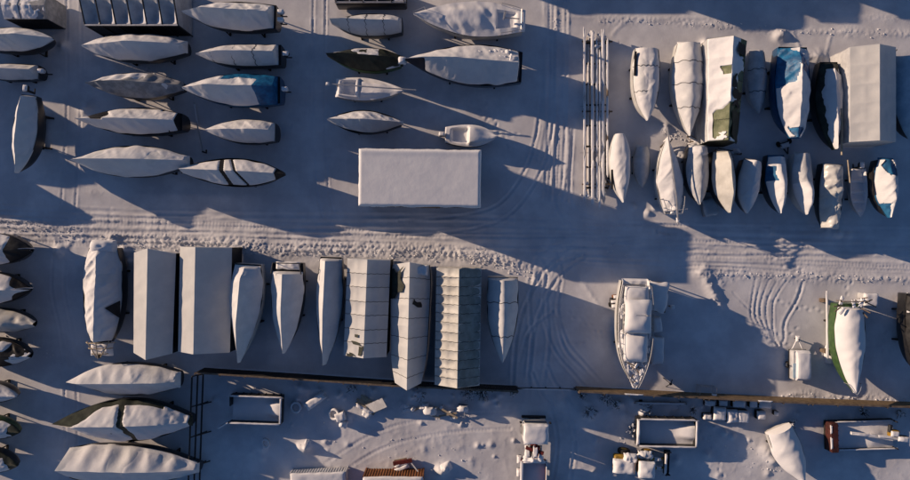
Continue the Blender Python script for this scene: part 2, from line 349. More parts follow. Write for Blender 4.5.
# ------------------------------------------------------------------ ground
def make_ground():
    def axis(lo, hi, st, far):
        core = np.arange(lo, hi + st / 2, st); ext = []; x = hi; s_ = st
        while x < far: s_ *= 1.35; x += s_; ext.append(x)
        ext = np.array(ext); return np.concatenate([(lo - (ext - hi))[::-1], core, ext])
    gx = axis(-47.5, 47.5, .115, 900); gy = axis(-26, 26, .115, 900)
    X, Y = np.meshgrid(gx, gy, indexing='ij')
    Zg = .05 * fbm(X * .13, Y * .13, 1) + .012 * fbm(X * .6, Y * .6, 2, 3) + .003 * vnoise(X * 2.2, Y * 2.2, 5)
    def dist(poly):
        best = np.full(X.shape, 1e9); al = np.zeros(X.shape); sd = np.zeros(X.shape); acc = 0.0
        for (p, q) in zip(poly[:-1], poly[1:]):
            p = np.array(p); q = np.array(q); d = q - p; L = np.hypot(*d) + 1e-9
            x0, x1 = sorted((p[0], q[0])); y0, y1 = sorted((p[1], q[1])); R = 3.0
            i0, i1 = np.searchsorted(gx, (x0 - R, x1 + R)); j0, j1 = np.searchsorted(gy, (y0 - R, y1 + R))
            if i1 <= i0 or j1 <= j0: acc += L; continue
            sx = X[i0:i1, j0:j1] - p[0]; sy = Y[i0:i1, j0:j1] - p[1]
            tt = np.clip((sx * d[0] + sy * d[1]) / L ** 2, 0, 1)
            dd = np.hypot(sx - tt * d[0], sy - tt * d[1]); side = np.sign(d[0] * sy - d[1] * sx)
            sub = best[i0:i1, j0:j1]; mk = dd < sub
            sub[mk] = dd[mk]; al[i0:i1, j0:j1][mk] = (acc + tt * L)[mk]; sd[i0:i1, j0:j1][mk] = side[mk]; acc += L
        return best, al, sd
    def smooth(px, k=8):
        pts = [np.array(P(*p)) for p in px]
        if len(pts) == 2: return pts
        out = []
        for i in range(len(pts) - 1):
            p0 = pts[max(i - 1, 0)]; p1 = pts[i]; p2 = pts[i + 1]; p3 = pts[min(i + 2, len(pts) - 1)]
            for j in range(k):
                t = j / k
                out.append(.5 * (2 * p1 + (p2 - p0) * t + (2 * p0 - 5 * p1 + 4 * p2 - p3) * t * t + (3 * p1 - p0 - 3 * p2 + p3) * t ** 3))
        return out + [pts[-1]]
    def groove(px, wd=.34, dp=.07, berm=.04, lug=True):
        nonlocal Zg
        dp *= .62; berm *= .6
        d, al, sd = dist(smooth(px))
        k = np.exp(-(d / (wd * .5)) ** 4); e = np.exp(-((d - wd * .85) / (wd * .35)) ** 2)
        wob = 1 + .5 * vnoise(al * 1.1, al * 0 + dp * 100, 31)
        Zg = Zg - dp * k * wob + berm * e * wob * (1 + .6 * vnoise(al * 3, sd * 3, 33))
        if lug: Zg = Zg + .012 * k * np.sin(al * 2 * PI / .34)
    def pair(px, gap=1.7, **kw):
        c = smooth(px); o = [[], []]
        for i, p in enumerate(c):
            d = c[min(i + 1, len(c) - 1)] - c[max(i - 1, 0)]; d = d / (np.hypot(*d) + 1e-9); nrm = np.array((-d[1], d[0]))
            for k, s_ in ((0, gap / 2), (1, -gap / 2)):
                q = p + nrm * s_; o[k].append((q[0] * 10 + 455, 240 - q[1] * 10))
        groove(o[0], **kw); groove(o[1], **kw)
    def bank(px, wd=.7, ht=.35, rough=.5, fr=2.2):
        nonlocal Zg
        d, al, sd = dist(smooth(px))
        wv = .8 * wd * (1 + .35 * vnoise(al * .6, al * 0, wd * 10))
        k = np.exp(-(d / wv) ** 2); fr = fr * 2.4; ht = ht * .34
        lump = .55 + rough * .95 * np.maximum(-.35, fbm(X * fr + 3, Y * fr, 41, 4)) + .3 * vnoise(al * .45, al * 0, 43)
        Zg = Zg + ht * k * lump
    def lump(px, py, r, h, seed=0, rough=.4):
        nonlocal Zg
        cx, cy = P(px, py); i0, i1 = np.searchsorted(gx, (cx - 3 * r, cx + 3 * r)); j0, j1 = np.searchsorted(gy, (cy - 3 * r, cy + 3 * r))
        sx = X[i0:i1, j0:j1]; sy = Y[i0:i1, j0:j1]
        k = np.exp(-(((sx - cx) ** 2 + (sy - cy) ** 2) / r ** 2))
        Zg[i0:i1, j0:j1] += h * k * (1 + rough * 1.6 * fbm(sx * 1.8 + seed, sy * 1.8, 51, 4))
    def steps(px, gap=.62):
        pts = smooth(px); rnd = random.Random(int(px[0][0])); acc = 0; side = 1
        for p, q in zip(pts[:-1], pts[1:]):
            L = np.hypot(*(q - p)); acc2 = acc
            while acc2 < L:
                c = p + (q - p) * acc2 / L; d = (q - p) / L; nrm = np.array((-d[1], d[0])) * side * .14; side = -side
                cx, cy = c + nrm
                i0, i1 = np.searchsorted(gx, (cx - .5, cx + .5)); j0, j1 = np.searchsorted(gy, (cy - .5, cy + .5))
                ex = X[i0:i1, j0:j1] - cx; ey = Y[i0:i1, j0:j1] - cy; r2 = (ex * d[0] + ey * d[1]) ** 2 * .55 + (ex * d[1] - ey * d[0]) ** 2 * 1.5
                Zg[i0:i1, j0:j1] += rnd.uniform(.5, 1) * (-.10 * np.exp(-r2 / .026) + .035 * np.exp(-r2 / .08))
                acc2 += gap * rnd.uniform(.8, 1.2)
            acc = acc2 - L
    # the road across the yard, scraped flat, with long tyre tracks
    Rm = sstep(19.5, 21, (240 - Y * 10) * .1) * (1 - sstep(24.0, 25.2, (240 - Y * 10 - (X * 10 + 455) * .012) * .1))
    Zg = Zg - .06 * Rm
    for y0, y1 in ((213, 239), (219, 246), (228, 255), (207, 231), (234, 262), (222, 243)):
        pts = [(-60, y0 - 3)] + [(x, y0 + (y1 - y0) * x / 910 + 2.2 * math.sin(x * .011 + y0)) for x in range(0, 911, 70)] + [(960, y1 + 2)]
        groove(pts, .36, .05, .04, False)
    rt = random.Random(21)
    for k in range(16):                      # criss-crossing older tracks along the lane
        x0 = rt.uniform(-60, 700); ln = rt.uniform(180, 420); ya = 214 + x0 * .03 + rt.uniform(0, 22); yb = ya + ln * .028 + rt.uniform(-9, 9)
        pair([(x0, ya), (x0 + ln * .35, ya + (yb - ya) * rt.uniform(.1, .6)), (x0 + ln * .7, ya + (yb - ya) * rt.uniform(.5, .9)), (x0 + ln, yb)], rt.uniform(1.3, 1.8), wd=rt.uniform(.2, .34), dp=rt.uniform(.025, .05), berm=rt.uniform(.02, .045))
    # banks pushed aside by the plough
    bank([(-40, 219), (20, 221), (45, 222), (66, 229), (82, 236)], .75, .38, .8, 2.4)
    bank([(-40, 231), (10, 233), (40, 233), (56, 238)], .55, .3, .7, 2.4)
    bank([(98, 243), (112, 237), (140, 237), (200, 240), (260, 244)], .75, .42, .9, 2.3)
    bank([(150, 243), (260, 249), (330, 250), (390, 252), (450, 254), (515, 261)], .85, .48, .9, 2.2)
    bank([(300, 245), (380, 246), (460, 252), (528, 268), (535, 290)], .7, .36, .9, 2.6)
    bank([(55, 240), (62, 252), (70, 262)], .5, .4, .6); bank([(72, 238), (68, 246)], .45, .35, .5); bank([(98, 246), (88, 256), (80, 264)], .5, .34, .6)
    bank([(700, 273), (760, 275), (840, 277), (960, 281)], .62, .42, .7, 2.0)
    bank([(703, 272), (709, 285), (716, 300), (718, 308)], .8, 1.7, .35, .8); bank([(716, 275), (722, 284)], .5, .4, .6)
    bank([(577, 273), (588, 290), (601, 308)], .35, .26, .3)
    bank([(600, 20), (660, 21), (720, 26), (790, 31), (960, 35)], .55, .3, .7, 2.4); bank([(560, 17), (640, 19), (700, 18), (760, 26)], .3, .16, .5)
    bank([(760, 15), (830, 17), (960, 19)], .4, .14, .7, 3)
    bank([(612, 36), (618, 28), (628, 20)], .28, .2, .4); bank([(793, 34), (799, 46)], .3, .34, .4); bank([(830, 38), (824, 60)], .3, .3, .4)
    bank([(544, -20), (545, 60), (544, 120), (538, 160)], .22, .2, .3); bank([(568, 5), (567, 100), (568, 150), (563, 190)], .28, .22, .4); bank([(556, 12), (556, 60), (552, 160)], .2, .14, .3)
    bank([(785, 397), (800, 394), (812, 396)], .6, .4, .7); bank([(830, 396), (850, 397), (905, 400)], .6, .35, .8)
    bank([(20, 178), (80, 184)], .5, .18, .3); bank([(90, 192), (230, 196)], .5, .14, .4)
    # the road going up
    for x in (549.5, 553, 559.5, 562, 566):
        groove([(x, -40), (x + .4, 20), (x, 80), (x - 1.5, 140), (x - 5, 200)], .3, .06, .03)
    pair([(548, 100), (543, 140), (528, 180), (500, 212), (455, 224), (400, 228)], 1.5, wd=.28, dp=.06, berm=.05)
    pair([(566, 120), (562, 180), (566, 210), (590, 226), (640, 232)], 1.6, wd=.28, dp=.05, berm=.04)
    pair([(520, 400), (524, 340), (536, 300), (556, 268), (580, 250)], 1.6, wd=.34, dp=.06, berm=.05)
    pair([(600, 392), (580, 370), (560, 345), (550, 310), (554, 275), (548, 255)], 1.5, wd=.3, dp=.05, berm=.045)
    pair([(533, 392), (540, 345), (538, 300), (545, 262), (575, 248)], 1.7, wd=.34, dp=.05, berm=.04)
    groove([(585, 372), (565, 350), (556, 318)], .3, .06, .05); groove([(520, 360), (530, 330), (552, 312)], .3, .05, .05)
    # curved turning tracks in the open yard
    for dx in (0, 6, 13, 21, 30):
        groove([(756 + dx * 1.1, 277), (752 + dx * .75, 300), (752 + dx * .7, 318), (765 + dx * .3, 335), (778, 345)], .22, .045, .03)
    groove([(803, 282), (797, 300), (785, 322), (784, 340), (776, 348)], .28, .08, .05)
    groove([(733, 292), (746, 306), (760, 318)], .2, .05, .03, False)
    steps([(772, 330), (785, 334), (800, 328)]); steps([(748, 322), (770, 342), (790, 346)]); steps([(783, 268), (794, 268), (806, 268)]); steps([(866, 340), (876, 346), (890, 352)])
    steps([(488, 96), (484, 128)]); steps([(498, 100), (495, 128)]); steps([(493, 130), (520, 136)]); steps([(382, 146), (420, 147), (438, 145)], .5)
    steps([(392, 248), (400, 235), (408, 226)]); steps([(850, 282), (845, 296)]); steps([(780, 256), (770, 262), (764, 258)])
    pair([(320, -40), (319, 60), (319, 130), (322, 185), (328, 215)], 1.2, wd=.22, dp=.05, berm=.035)
    pair([(74, -40), (74, 100), (70, 180), (68, 210)], 1.4, wd=.25, dp=.04, berm=.03); pair([(60, 250), (58, 290), (66, 330), (70, 370), (72, 470)], 1.2, wd=.25, dp=.04, berm=.03)
    pair([(575, 420), (560, 400), (548, 388), (540, 370)], 1.7, wd=.3, dp=.05, berm=.04); pair([(560, 490), (566, 440), (556, 395)], 1.7, wd=.3, dp=.05, berm=.04)
    pair([(330, 470), (380, 440), (440, 425), (510, 420)], 1.7, wd=.3, dp=.03, berm=.02)
    rs = random.Random(5)
    for k in range(7):                      # people walking between the boats
        cx, cy = rs.choice([(320, 100), (300, 190), (70, 120), (70, 300), (500, 120), (600, 330), (740, 340), (800, 300), (880, 320), (400, 440), (480, 450), (580, 430), (720, 450), (640, 220), (300, 380), (860, 470)])
        a = rs.uniform(0, 6.28); r = rs.uniform(25, 60); steps([(cx - r * math.cos(a), cy - r * .6 * math.sin(a)), (cx + rs.uniform(-8, 8), cy + rs.uniform(-8, 8)), (cx + r * math.cos(a + .5), cy + r * .6 * math.sin(a + .5))])
    # drifts, mounds and disturbed snow
    rnd = random.Random(3)
    for px, py, r, h in ((65, 47, .5, .5), (86, 107, .6, .5), (60, 252, .6, .4), (112, 240, .5, .4), (420, 393, .7, .3), (560, 402, .5, .3), (592, 412, .6, .35), (306, 447, .5, .7), (442, 470, .5, .6),
                         (300, 446, .3, .3), (262, 448, .5, .25), (724, 432, .3, .3), (732, 436, .3, .25), (766, 452, .6, .3), (772, 460, .5, .3), (348, 418, .4, .3), (676, 460, .4, .2),
                         (405, 404, .5, .35), (655, 208, .3, .2), (633, 206, .3, .3), (648, 213, .35, .25), (660, 234, .25, .3), (667, 236, .2, .25), (655, 232, .2, .3), (770, 232, .4, .2), (825, 231, .5, .4), (838, 234, .5, .35), (848, 236, .4, .3), (680, 156, .6, .5),
                         (665, 128, .5, .3), (780, 36, .6, .4), (815, 58, .7, .4), (805, 56, .5, .4), (705, 45, .5, .4), (595, 44, .7, .4), (124, 252, .5, .5), (130, 262, .4, .4), (300, 270, .5, .5), (334, 264, .4, .4)):
        lump(px, py, r, h, rnd.random() * 9)
    for k in range(70):                       # buried odds and ends along both sides of the fence
        if k < 40: a_, b_ = rnd.uniform(215, 512), 0; b_ = 384 + (a_ - 215) * .02 + rnd.uniform(0, 16)
        else: a_ = rnd.uniform(578, 708); b_ = 399 + rnd.uniform(0, 22)
        lump(a_, b_, rnd.uniform(.15, .45), rnd.uniform(.08, .35), rnd.random() * 9, .6)
    for k in range(60):
        lump(rnd.uniform(215, 900), rnd.uniform(405, 478), rnd.uniform(.12, .4), rnd.uniform(.05, .22), rnd.random() * 9, .6)
    yard = sstep(390, 405, 240 - Y * 10) * sstep(200, 230, X * 10 + 455)
    Zg = Zg + yard * (.03 * np.maximum(0, fbm(X * 1.1, Y * 1.1, 61)) + .02 * np.maximum(0, fbm(X * 2.4 + 7, Y * 2.4, 62) - .08) * 2)
    ap = sstep(226, 232, 240 - Y * 10) * (1 - sstep(268, 280, 240 - Y * 10)) * (1 - sstep(525, 545, X * 10 + 455))
    Zg = Zg + ap * .035 * np.maximum(0, fbm(X * 1.9, Y * 1.9, 63) - .05)
    far = np.maximum(np.abs(X) - 47, 0) + np.maximum(np.abs(Y) - 25.5, 0)
    Zg = np.where(far > 6, .05 * fbm(X * .02, Y * .02, 7), Zg)
    v = np.stack([X.ravel(), Y.ravel(), Zg.ravel()], 1)
    nu, nv = X.shape
    ii, jj = np.meshgrid(np.arange(nu - 1), np.arange(nv - 1), indexing='ij'); a = (ii * nv + jj).ravel()
    faces = np.stack([a, a + nv, a + nv + 1, a + 1], 1)
    me = bpy.data.meshes.new('snowy_ground'); me.vertices.add(len(v)); me.vertices.foreach_set('co', v.ravel())
    me.loops.add(faces.size); me.loops.foreach_set('vertex_index', faces.ravel()); me.polygons.add(len(faces))
    me.polygons.foreach_set('loop_start', np.arange(0, faces.size, 4)); me.update(calc_edges=True); me.validate()
    me.shade_smooth(); me.materials.append(GROUNDSNOW)
    o = link(bpy.data.objects.new('ground', me)); o['kind'] = 'structure'; o['label'] = 'rutted snow covering the yard and its roads'
    return gx, gy, Zg
GX, GY, GZ = make_ground()
def gz(x, y): return float(GZ[min(max(np.searchsorted(GX, x), 0), len(GX) - 1), min(max(np.searchsorted(GY, y), 0), len(GY) - 1)])

def clods():                       # lumps of broken snow along the ploughed banks: nobody could count them
    rnd = random.Random(11); mb = MB()
    lines = [((-5, 221), (80, 234), 9, 150), ((98, 241), (260, 246), 8, 190), ((180, 248), (520, 258), 9, 260), ((455, 252), (535, 275), 8, 130), ((700, 273), (915, 280), 5, 90), ((703, 272), (718, 308), 5, 14),
             ((600, 21), (910, 34), 6, 60), ((555, 15), (556, 60), 8, 20), ((785, 396), (905, 400), 4, 40), ((545, 205), (590, 205), 12, 30), ((345, 396), (470, 420), 9, 90), ((575, 205), (600, 190), 8, 30),
             ((600, 245), (680, 275), 8, 30), ((230, 400), (500, 470), 30, 70), ((660, 130), (735, 160), 8, 110), ((690, 430), (780, 470), 14, 60), ((615, 440), (670, 478), 9, 60), ((0, 340), (60, 360), 12, 60), ((120, 62), (185, 80), 7, 50)]
    for a, b, sp, n in lines:
        for _ in range(n):
            t = rnd.random(); px = a[0] + (b[0] - a[0]) * t + rnd.gauss(0, 2); py = a[1] + (b[1] - a[1]) * t + rnd.gauss(0, sp * .45)
            x, y = P(px, py); r = .03 + .07 * rnd.random() ** 2.5
            z = gz(x, y) + r * .25
            vs = []; n1 = 6
            for k, (rr, hh) in enumerate(((.75, -.6), (1, 0), (.7, .6))):
                for j in range(n1):
                    an = 2 * PI * (j + .5 * k) / n1 + rnd.uniform(-.25, .25); q = r * rr * rnd.uniform(.75, 1.25)
                    vs.append((x + q * math.cos(an), y + q * math.sin(an), z + r * hh * rnd.uniform(.7, 1.2)))
            f = [(j + n1 * k, (j + 1) % n1 + n1 * k, (j + 1) % n1 + n1 * (k + 1), j + n1 * (k + 1)) for k in range(2) for j in range(n1)] + [tuple(range(2 * n1, 3 * n1))]
            mb.add(vs, f)
    o = mb.build('snow_clods', SNOW, None, 60); tag(o, 'clods of broken snow along the ploughed banks', 'snow', kind='stuff')
clods()
# ================================================================== BOATS, upper left field
R0 = ((0, .9), (.12, 1.5), (.55, 1.75), (1, .15))
RB = ((0, .5), (.15, 1.2), (.5, 1.75), (1, .2))
def snow_all(th, k=2.2): return lambda T, V, n: (n + th) * k + .5
boat('white covered boat on the edge of the yard beside the low grey shelter', (58, 41), (-16, 39), 25, rise=((0, 1.2), (.6, 1.6), (1, .3)), q=1.3, wr=.07)
boat('small white covered boat with an outboard, below the white boat at the yard edge', (-26, 72), (38, 72), 17, 1.9, rise=((0, .9), (.5, 1.2), (1, .3)), outboard=1, wr=.06)
boat('dark hulled boat parked crosswise, its pale cover peaked along one side', (22, 174), (28, 95), 25, 2.4, rise=((0, .8), (.25, 1.1), (.6, 1.1), (1, .3)), st=.55, tm=.42, pw=2.3, wr=.05, outboard=1)
boat('long white covered boat nose to the steel ribbed shelter', (86, 48), (185, 47), 28, rise=RB, st=.45, tm=.42, pw=2.7, wr=.07)
boat('grey ribbed boat cover with bent frame hoops under it', (91, 85), (181, 86), 26, 2.3, cover=GREY, rise=((0, .5), (.2, 1.0), (.55, 1.7), (.8, 1.3), (1, .3)), ribs=6, sag=.22, st=.35, tm=.45, wr=.06,
     snow=lambda T, V, n: 2.0 * n + 1.3 * (V < -.03) * (T > .35) * (T < .9) - .75)  # extra snow on the north half also paints its sunlit face
boat('white covered boat with torn dark holes near its bow', (83, 121), (182, 122), 28, 2.2, cover=BLACK, rise=((0, .7), (.2, 1.1), (.6, 1.5), (1, .6)), q=1.3, st=.6, wr=.12, c0=.04, deck=BLACK,
     snow=lambda T, V, n: 1.6 - 4.2 * np.exp(-((T - .74 + .1 * V) / .09) ** 2) * np.clip(n * 5 + 1.2, 0, 1) * (V < .1) - 2.5 * np.exp(-((T - .16) / .05) ** 2) * (n > .05))
boat('long smooth white covered boat on the edge of the ploughed road', (82, 162), (187, 161), 32, 2.4, rise=((0, .5), (.15, 1.0), (.5, 1.8), (.85, 1.9), (1, 1.1)), st=.32, tm=.46, pw=2.6, wr=.06, q=1.25, tip=.12)
boat('tall white covered boat with two black outboards, near the top edge of the yard', (186, 15), (276, 17), 29, 2.5, rise=((0, 1.1), (.2, 1.6), (.75, 1.7), (1, .3)), outboard=2, wr=.12, c0=.05, deck=BLACK)
boat('boxy white covered boat with one dark outboard, above the blue tarped boat', (199, 56), (281, 55), 22, 2.1, rise=((0, 1.1), (.4, 1.4), (.7, 1.3), (1, .2)), st=.95, outboard=1, wr=.08, pw=2.6, c0=.06, deck=BLACK, straps=(.3, .55, .8))
boat('snow capped boat under a blue tarp that shows at its stern', (186, 90), (280, 90), 33, 2.3, cover=BLUE, hull=HBLUE, rise=((0, .9), (.2, 1.7), (.45, 1.5), (.7, 1.8), (1, .2)), outboard=1, wr=.09, c0=.05, deck=BLACK,
     snow=lambda T, V, n: 8 * (T - .17 + .06 * n) - 4.5 * np.exp(-((T - .5) / .14) ** 2) * (V < -.5 + .3 * n), snowh=.16)
boat('short white covered boat with a blunt stern and a pole lying across its nose', (208, 131), (275, 132), 25, 2.0, rise=((0, 1.0), (.3, 1.4), (.7, 1.0), (1, .1)), st=.72, pw=2.0, wr=.1)
boat('black double ended boat with a white cover split by two dark gaps', (288, 175), (183, 170), 29, 2.2, cover=BLACK, rise=((0, .9), (.3, 1.3), (.6, 1.4), (1, .4)), st=.25, tm=.5, pw=2.2, inset=.88, tip=.05,
     snow=lambda T, V, n: 1.4 - 3 * np.exp(-((T - .42 + .05 * V) / .022) ** 2) - 3 * np.exp(-((T - .55 + .09 * V) / .014) ** 2) - 2.6 * (T > .90) + .3 * n, snowh=.16)
# upper centre field
boat('white covered boat with a flat topped ridge, beside the dark work pontoon', (333, 25), (402, 25), 23, 2.1, rise=((0, .9), (.15, 1.3), (.8, 1.4), (1, 1.0)), st=.65, wr=.06, tip=.12, straps=(.25, .5, .75))
boat('boat under a blackish green tarp with a snow dusted ridge', (329, 58), (401, 61), 24, 2.2, cover=DGREEN, hull=HGREEN, rise=((0, .5), (.2, 1.2), (.8, 1.5), (1, .8)), st=.45, wr=.08,
     snow=lambda T, V, n: 3.2 * n + 1.1 * (V < -.05) * (V > -.95) - .55, snowh=.08)
boat('black hulled double ender with a white cover, next to the flat roofed shed', (329, 121), (401, 123), 24, 2.1, cover=WHITE, rise=((0, .3), (.2, .9), (.5, 1.35), (1, .5)), st=.2, tm=.5, pw=2.0, inset=.86, wr=.12, skirt=.15)
boat('navy hulled boat with a steep white cover and a round white buoy at its bow', (406, 62), (522, 67), 42, 2.6, hull=HNAVY, cover=HNAVY, rise=((0, 1.2), (.3, 1.5), (.6, 1.9), (.85, 1.3), (1, .4)), st=.72, tm=.36, pw=1.75, wr=.05,
     snow=lambda T, V, n: np.where(V < .02, 1.4, 14 * (.86 - T + .09 * n)) + 0 * T, snowh=.16)
def deck_c6(T, V, X, Y, hw):
    z = .10 + .22 * (1 - V ** 2)
    z = z + .20 * sstep(.30, .42, T) * (1 - sstep(.55, .85, T)) * (1 - sstep(.35, .8, np.abs(V)))
    z = z - .40 * sstep(.05, .09, T) * (1 - sstep(.23, .25, T)) * (1 - sstep(.50, .58, np.abs(V)))
    return z + .04 * fbm(X * 1.4, Y * 1.4, 4)
_o = [o for o in COL.objects if o.get('label', '').startswith('navy hulled boat')][0]; L, hw = DIM[_o.name]; rnd = random.Random(3); mb = MB()
for k in range(22):
    v_ = rnd.uniform(.12, .85); mb.pillow((rnd.uniform(-.42, -.10) * L, -hw * .82 * v_, 2.6 + 1.75 * (1 - v_) + .02), rnd.uniform(.3, .8), rnd.uniform(.25, .5), rnd.uniform(.12, .28), rz=rnd.random() * 3, seed=k, n=9, rough=.5, sk=.05)
mb.build('snow_lump', SNOW, _o)
MB().pillow((.53 * L, 0, 3.0), .75, .7, .45, seed=2, n=11).build('snow_buoy', SNOW, _o); MB().tube([(.50 * L, 0, 2.9), (.53 * L, 0, 3.1)], .3, n=12).build('buoy', HWHITE, _o)
b6 = boat('big white sailboat with open snowy deck and a stepped mast stump', (414, 17), (523, 21), 37, 2.2, hull=HWHITE, cover=SNOW, zfun=deck_c6, st=.62, tm=.42, pw=1.75, skirt=.06, wr=.05, cat='sailboat', name='sailboat', keel=True, n=110, cname='snowy_deck')
L, hw = DIM[b6.name]
m = MB().tube([(-.32 * L, .0, 2.5), (-.32 * L, .0, 4.6)], .10).build('mast_stump', ALU, b6)
MB().bar((-.46 * L, 0, 2.75), (-.33 * L, 0, 2.9), .09).build('boom', ALU, b6)
mb = MB()
for sy in (-1, 1):
    pts = [(-.48 * L, sy * hw * .55, 2.75), (-.40 * L, sy * hw * .68, 2.8), (-.30 * L, sy * hw * .80, 2.8)]
    mb.tube(pts, .03)
    for p in pts: mb.tube([(p[0], p[1], 2.2), p], .025)
mb.tube([(-.48 * L, -hw * .55, 2.75), (-.48 * L, hw * .55, 2.75)], .03)
mb.build('stern_rail', ALU, b6)
mb = MB().tube([(.40 * L, hw * .34, 3.35), (.505 * L, 0, 3.55), (.40 * L, -hw * .34, 3.35)], .035)
for p in ((.40 * L, hw * .34), (.40 * L, -hw * .34), (.49 * L, 0)): mb.tube([(p[0], p[1], 2.6), (p[0], p[1], 3.4)], .025)
mb.build('bow_rail', ALU, b6)
def deck_c8(T, V, X, Y, hw):
    z = .15 + .18 * (1 - V ** 2)
    z = z - .42 * sstep(.08, .14, T) * (1 - sstep(.42, .46, T)) * (1 - sstep(.55, .75, np.abs(V)))
    z = z + .42 * sstep(.40, .47, T) * (1 - sstep(.5, .9, T)) * (1 - sstep(.6, .95, np.abs(V)))
    return z
boat('small open motorboat full of snow with a white capped outboard', (497, 137), (446, 135), 23, 1.25, hull=HBLACK, cover=SNOW, zfun=deck_c8, st=.72, tm=.45, pw=2.3, skirt=.12, wr=.03, outboard=1, sheer=.35, cat='motorboat', name='motorboat', n=80, cname='snowy_deck', fall=.1)
def deck_c4(T, V, X, Y, hw):
    z = .12 + .16 * (1 - V ** 2)
    ring = sstep(.0, .03, T) * (1 - sstep(.30, .33, T)) * (1 - sstep(.80, .92, np.abs(V)))
    well = sstep(.05, .08, T) * (1 - sstep(.25, .28, T)) * (1 - sstep(.58, .68, np.abs(V)))
    return z + .34 * ring - .62 * well + .22 * sstep(.33, .36, T) * (1 - sstep(.6, .85, T)) * (1 - sstep(.5, .8, np.abs(V)))
b4 = boat('white sailboat with a boxed cockpit and its mast laid lengthwise on deck', (406, 92), (338, 88), 24, 1.7, hull=HWHITE, cover=SNOW, zfun=deck_c4, st=.80, tm=.35, pw=1.7, skirt=.06, wr=.04, cat='sailboat', name='sailboat', n=110, cname='snowy_deck')
L, hw = DIM[b4.name]
mb = MB().tube([(-.62 * L, .1, 2.75), (.66 * L, -.05, 2.95)], .07).build('lowered_mast', ALU, b4)
MB().tube([(-.5 * L, .1, 1.8), (-.5 * L, .1, 2.7)], .05).tube([(.46 * L, 0, 2.2), (.46 * L, 0, 2.88)], .05).build('mast_crutch', WOOD, b4)
MB().pillow((-.62 * L, .1, 2.76), .35, .3, .2, seed=2, n=9).build('snow_cap', SNOW, b4)

# ================================================================== right field, upper row
boat('round sterned white covered boat with a dark slot, upper row by the mast rack', (645, 122), (647, 49), 28, 2.2, rise=((0, .5), (.2, .75), (.7, .65), (1, .2)), q=3.4, st=.86, wr=.06, hull=HWHITE, tm=.3, pw=2.6, fall=.1, straps=(.25, .6))
boat('wide seamed white covered boat with a sharp bow, beside the patched tent', (687, 137), (689, 44), 33, 2.2, rise=((0, .7), (.12, 1.05), (.6, 1.1), (1, .2)), q=1.9, st=.72, tm=.38, pw=1.7, ribs=5, sag=.1, wr=.04, hull=HWHITE, straps=(.2, .45, .7))
boat('low grey white covered boat squeezed in beside the patched tent', (757, 114), (757, 52), 20, 1.5, cover=PALE, rise=((0, .6), (.4, .9), (1, .2)), q=1.8, st=.75, pw=2.8, hull=HWHITE, sheer=.3, straps=(.3, .65))
boat('bright blue tarped boat with a snowy ridge and blue bow', (791, 139), (793, 47), 36, 2.6, cover=BLUE, hull=HBLUE, rise=((0, .8), (.2, 1.4), (.6, 1.3), (1, .5)), st=.8, pw=2.6, tip=.3, q=1.3, wr=.12,
     snow=lambda T, V, n: 1.5 + 1.3 * n - 3.4 * np.exp(-((T - .16 - .12 * V) / .07) ** 2) - 3.5 * (V < -.15 + .5 * n) * (T < .42 + .25 * n) * (T > .06 + .1 * n) - 4 * (T > .86 + .15 * n) * (np.abs(V + .1) < .5 + n), snowh=.2)
boat('black hulled sailboat with a narrow snowy ridge and a boom sticking out', (829, 151), (829, 62), 29, 2.0, hull=HBLACK, cover=DGREEN, rise=((0, .5), (.2, .9), (.7, 1.0), (1, .6)), st=.6, wr=.07, off=.0, cat='sailboat',
     snow=lambda T, V, n: 2.0 * n + 9 * (V + .72 + .25 * n) * (T > .12 + .1 * n) - .3, snowh=.16, name='covered_sailboat')
_o = bpy.data.objects['covered_sailboat']; L, hw = DIM[_o.name]
MB().tube([(.05 * L, hw * .42, 3.1), (.56 * L, hw * .46, 3.0)], .09).build('boom', WOODP, _o)
boat('pale blue covered boat on the yard edge beside the big white tent', (905, 141), (905, 58), 24, 2.1, cover=LBLUE, rise=((0, .9), (.3, 1.3), (.8, 1.2), (1, .2)), q=1.6, st=.8, ribs=4, sag=.1)
# lower row
boat('white covered motorboat with a dark slot, first of the lower row by the mast rack', (621, 203), (620, 134), 21, 1.9, rise=((0, .4), (.2, .6), (.35, .85), (.75, .7), (1, .3)), q=3.4, st=.45, tm=.32, pw=2.6, hull=HWHITE, wr=.05, fall=.05)
boat('tiny shaded covered dinghy beside the slotted motorboat cover', (641, 188), (642, 147), 17, 1.2, cover=PALE, rise=((0, .35), (.4, .5), (1, .15)), q=2.2, st=.7, pw=2.6, sheer=.3, hull=HWHITE)
s3 = boat('white sailboat with its cover draped over the lowered mast', (665, 139), (673, 213), 27, 2.1, rise=((0, .4), (.15, .85), (.7, .85), (1, .3)), q=1.5, st=.55, tm=.42, pw=1.6, wr=.09, hull=HWHITE, cat='sailboat', name='covered_sailboat', skirt=.2)
L, hw = DIM[s3.name]
MB().tube([(-.66 * L, 0, 3.25), (-.3 * L, 0, 3.5), (.64 * L, .0, 3.05)], .08).build('lowered_mast', ALU, s3)
mb = MB()
for sy in (-1, 1):
    mb.tube([(-.52 * L, sy * hw * .45, 3.0), (-.42 * L, sy * hw * .66, 2.95), (-.3 * L, sy * hw * .8, 2.9)], .035)
    for tx, k in ((-.5, .48), (-.42, .66), (-.3, .8)): mb.tube([(tx * L, sy * hw * k, 2.1), (tx * L, sy * hw * k, 2.97)], .03)
mb.tube([(-.52 * L, -hw * .45, 3.0), (-.52 * L, hw * .45, 3.0)], .035).tube([(-.47 * L, -hw * .9, 2.9), (-.47 * L, hw * .9, 3.1)], .05).build('stern_rail', ALU, s3)
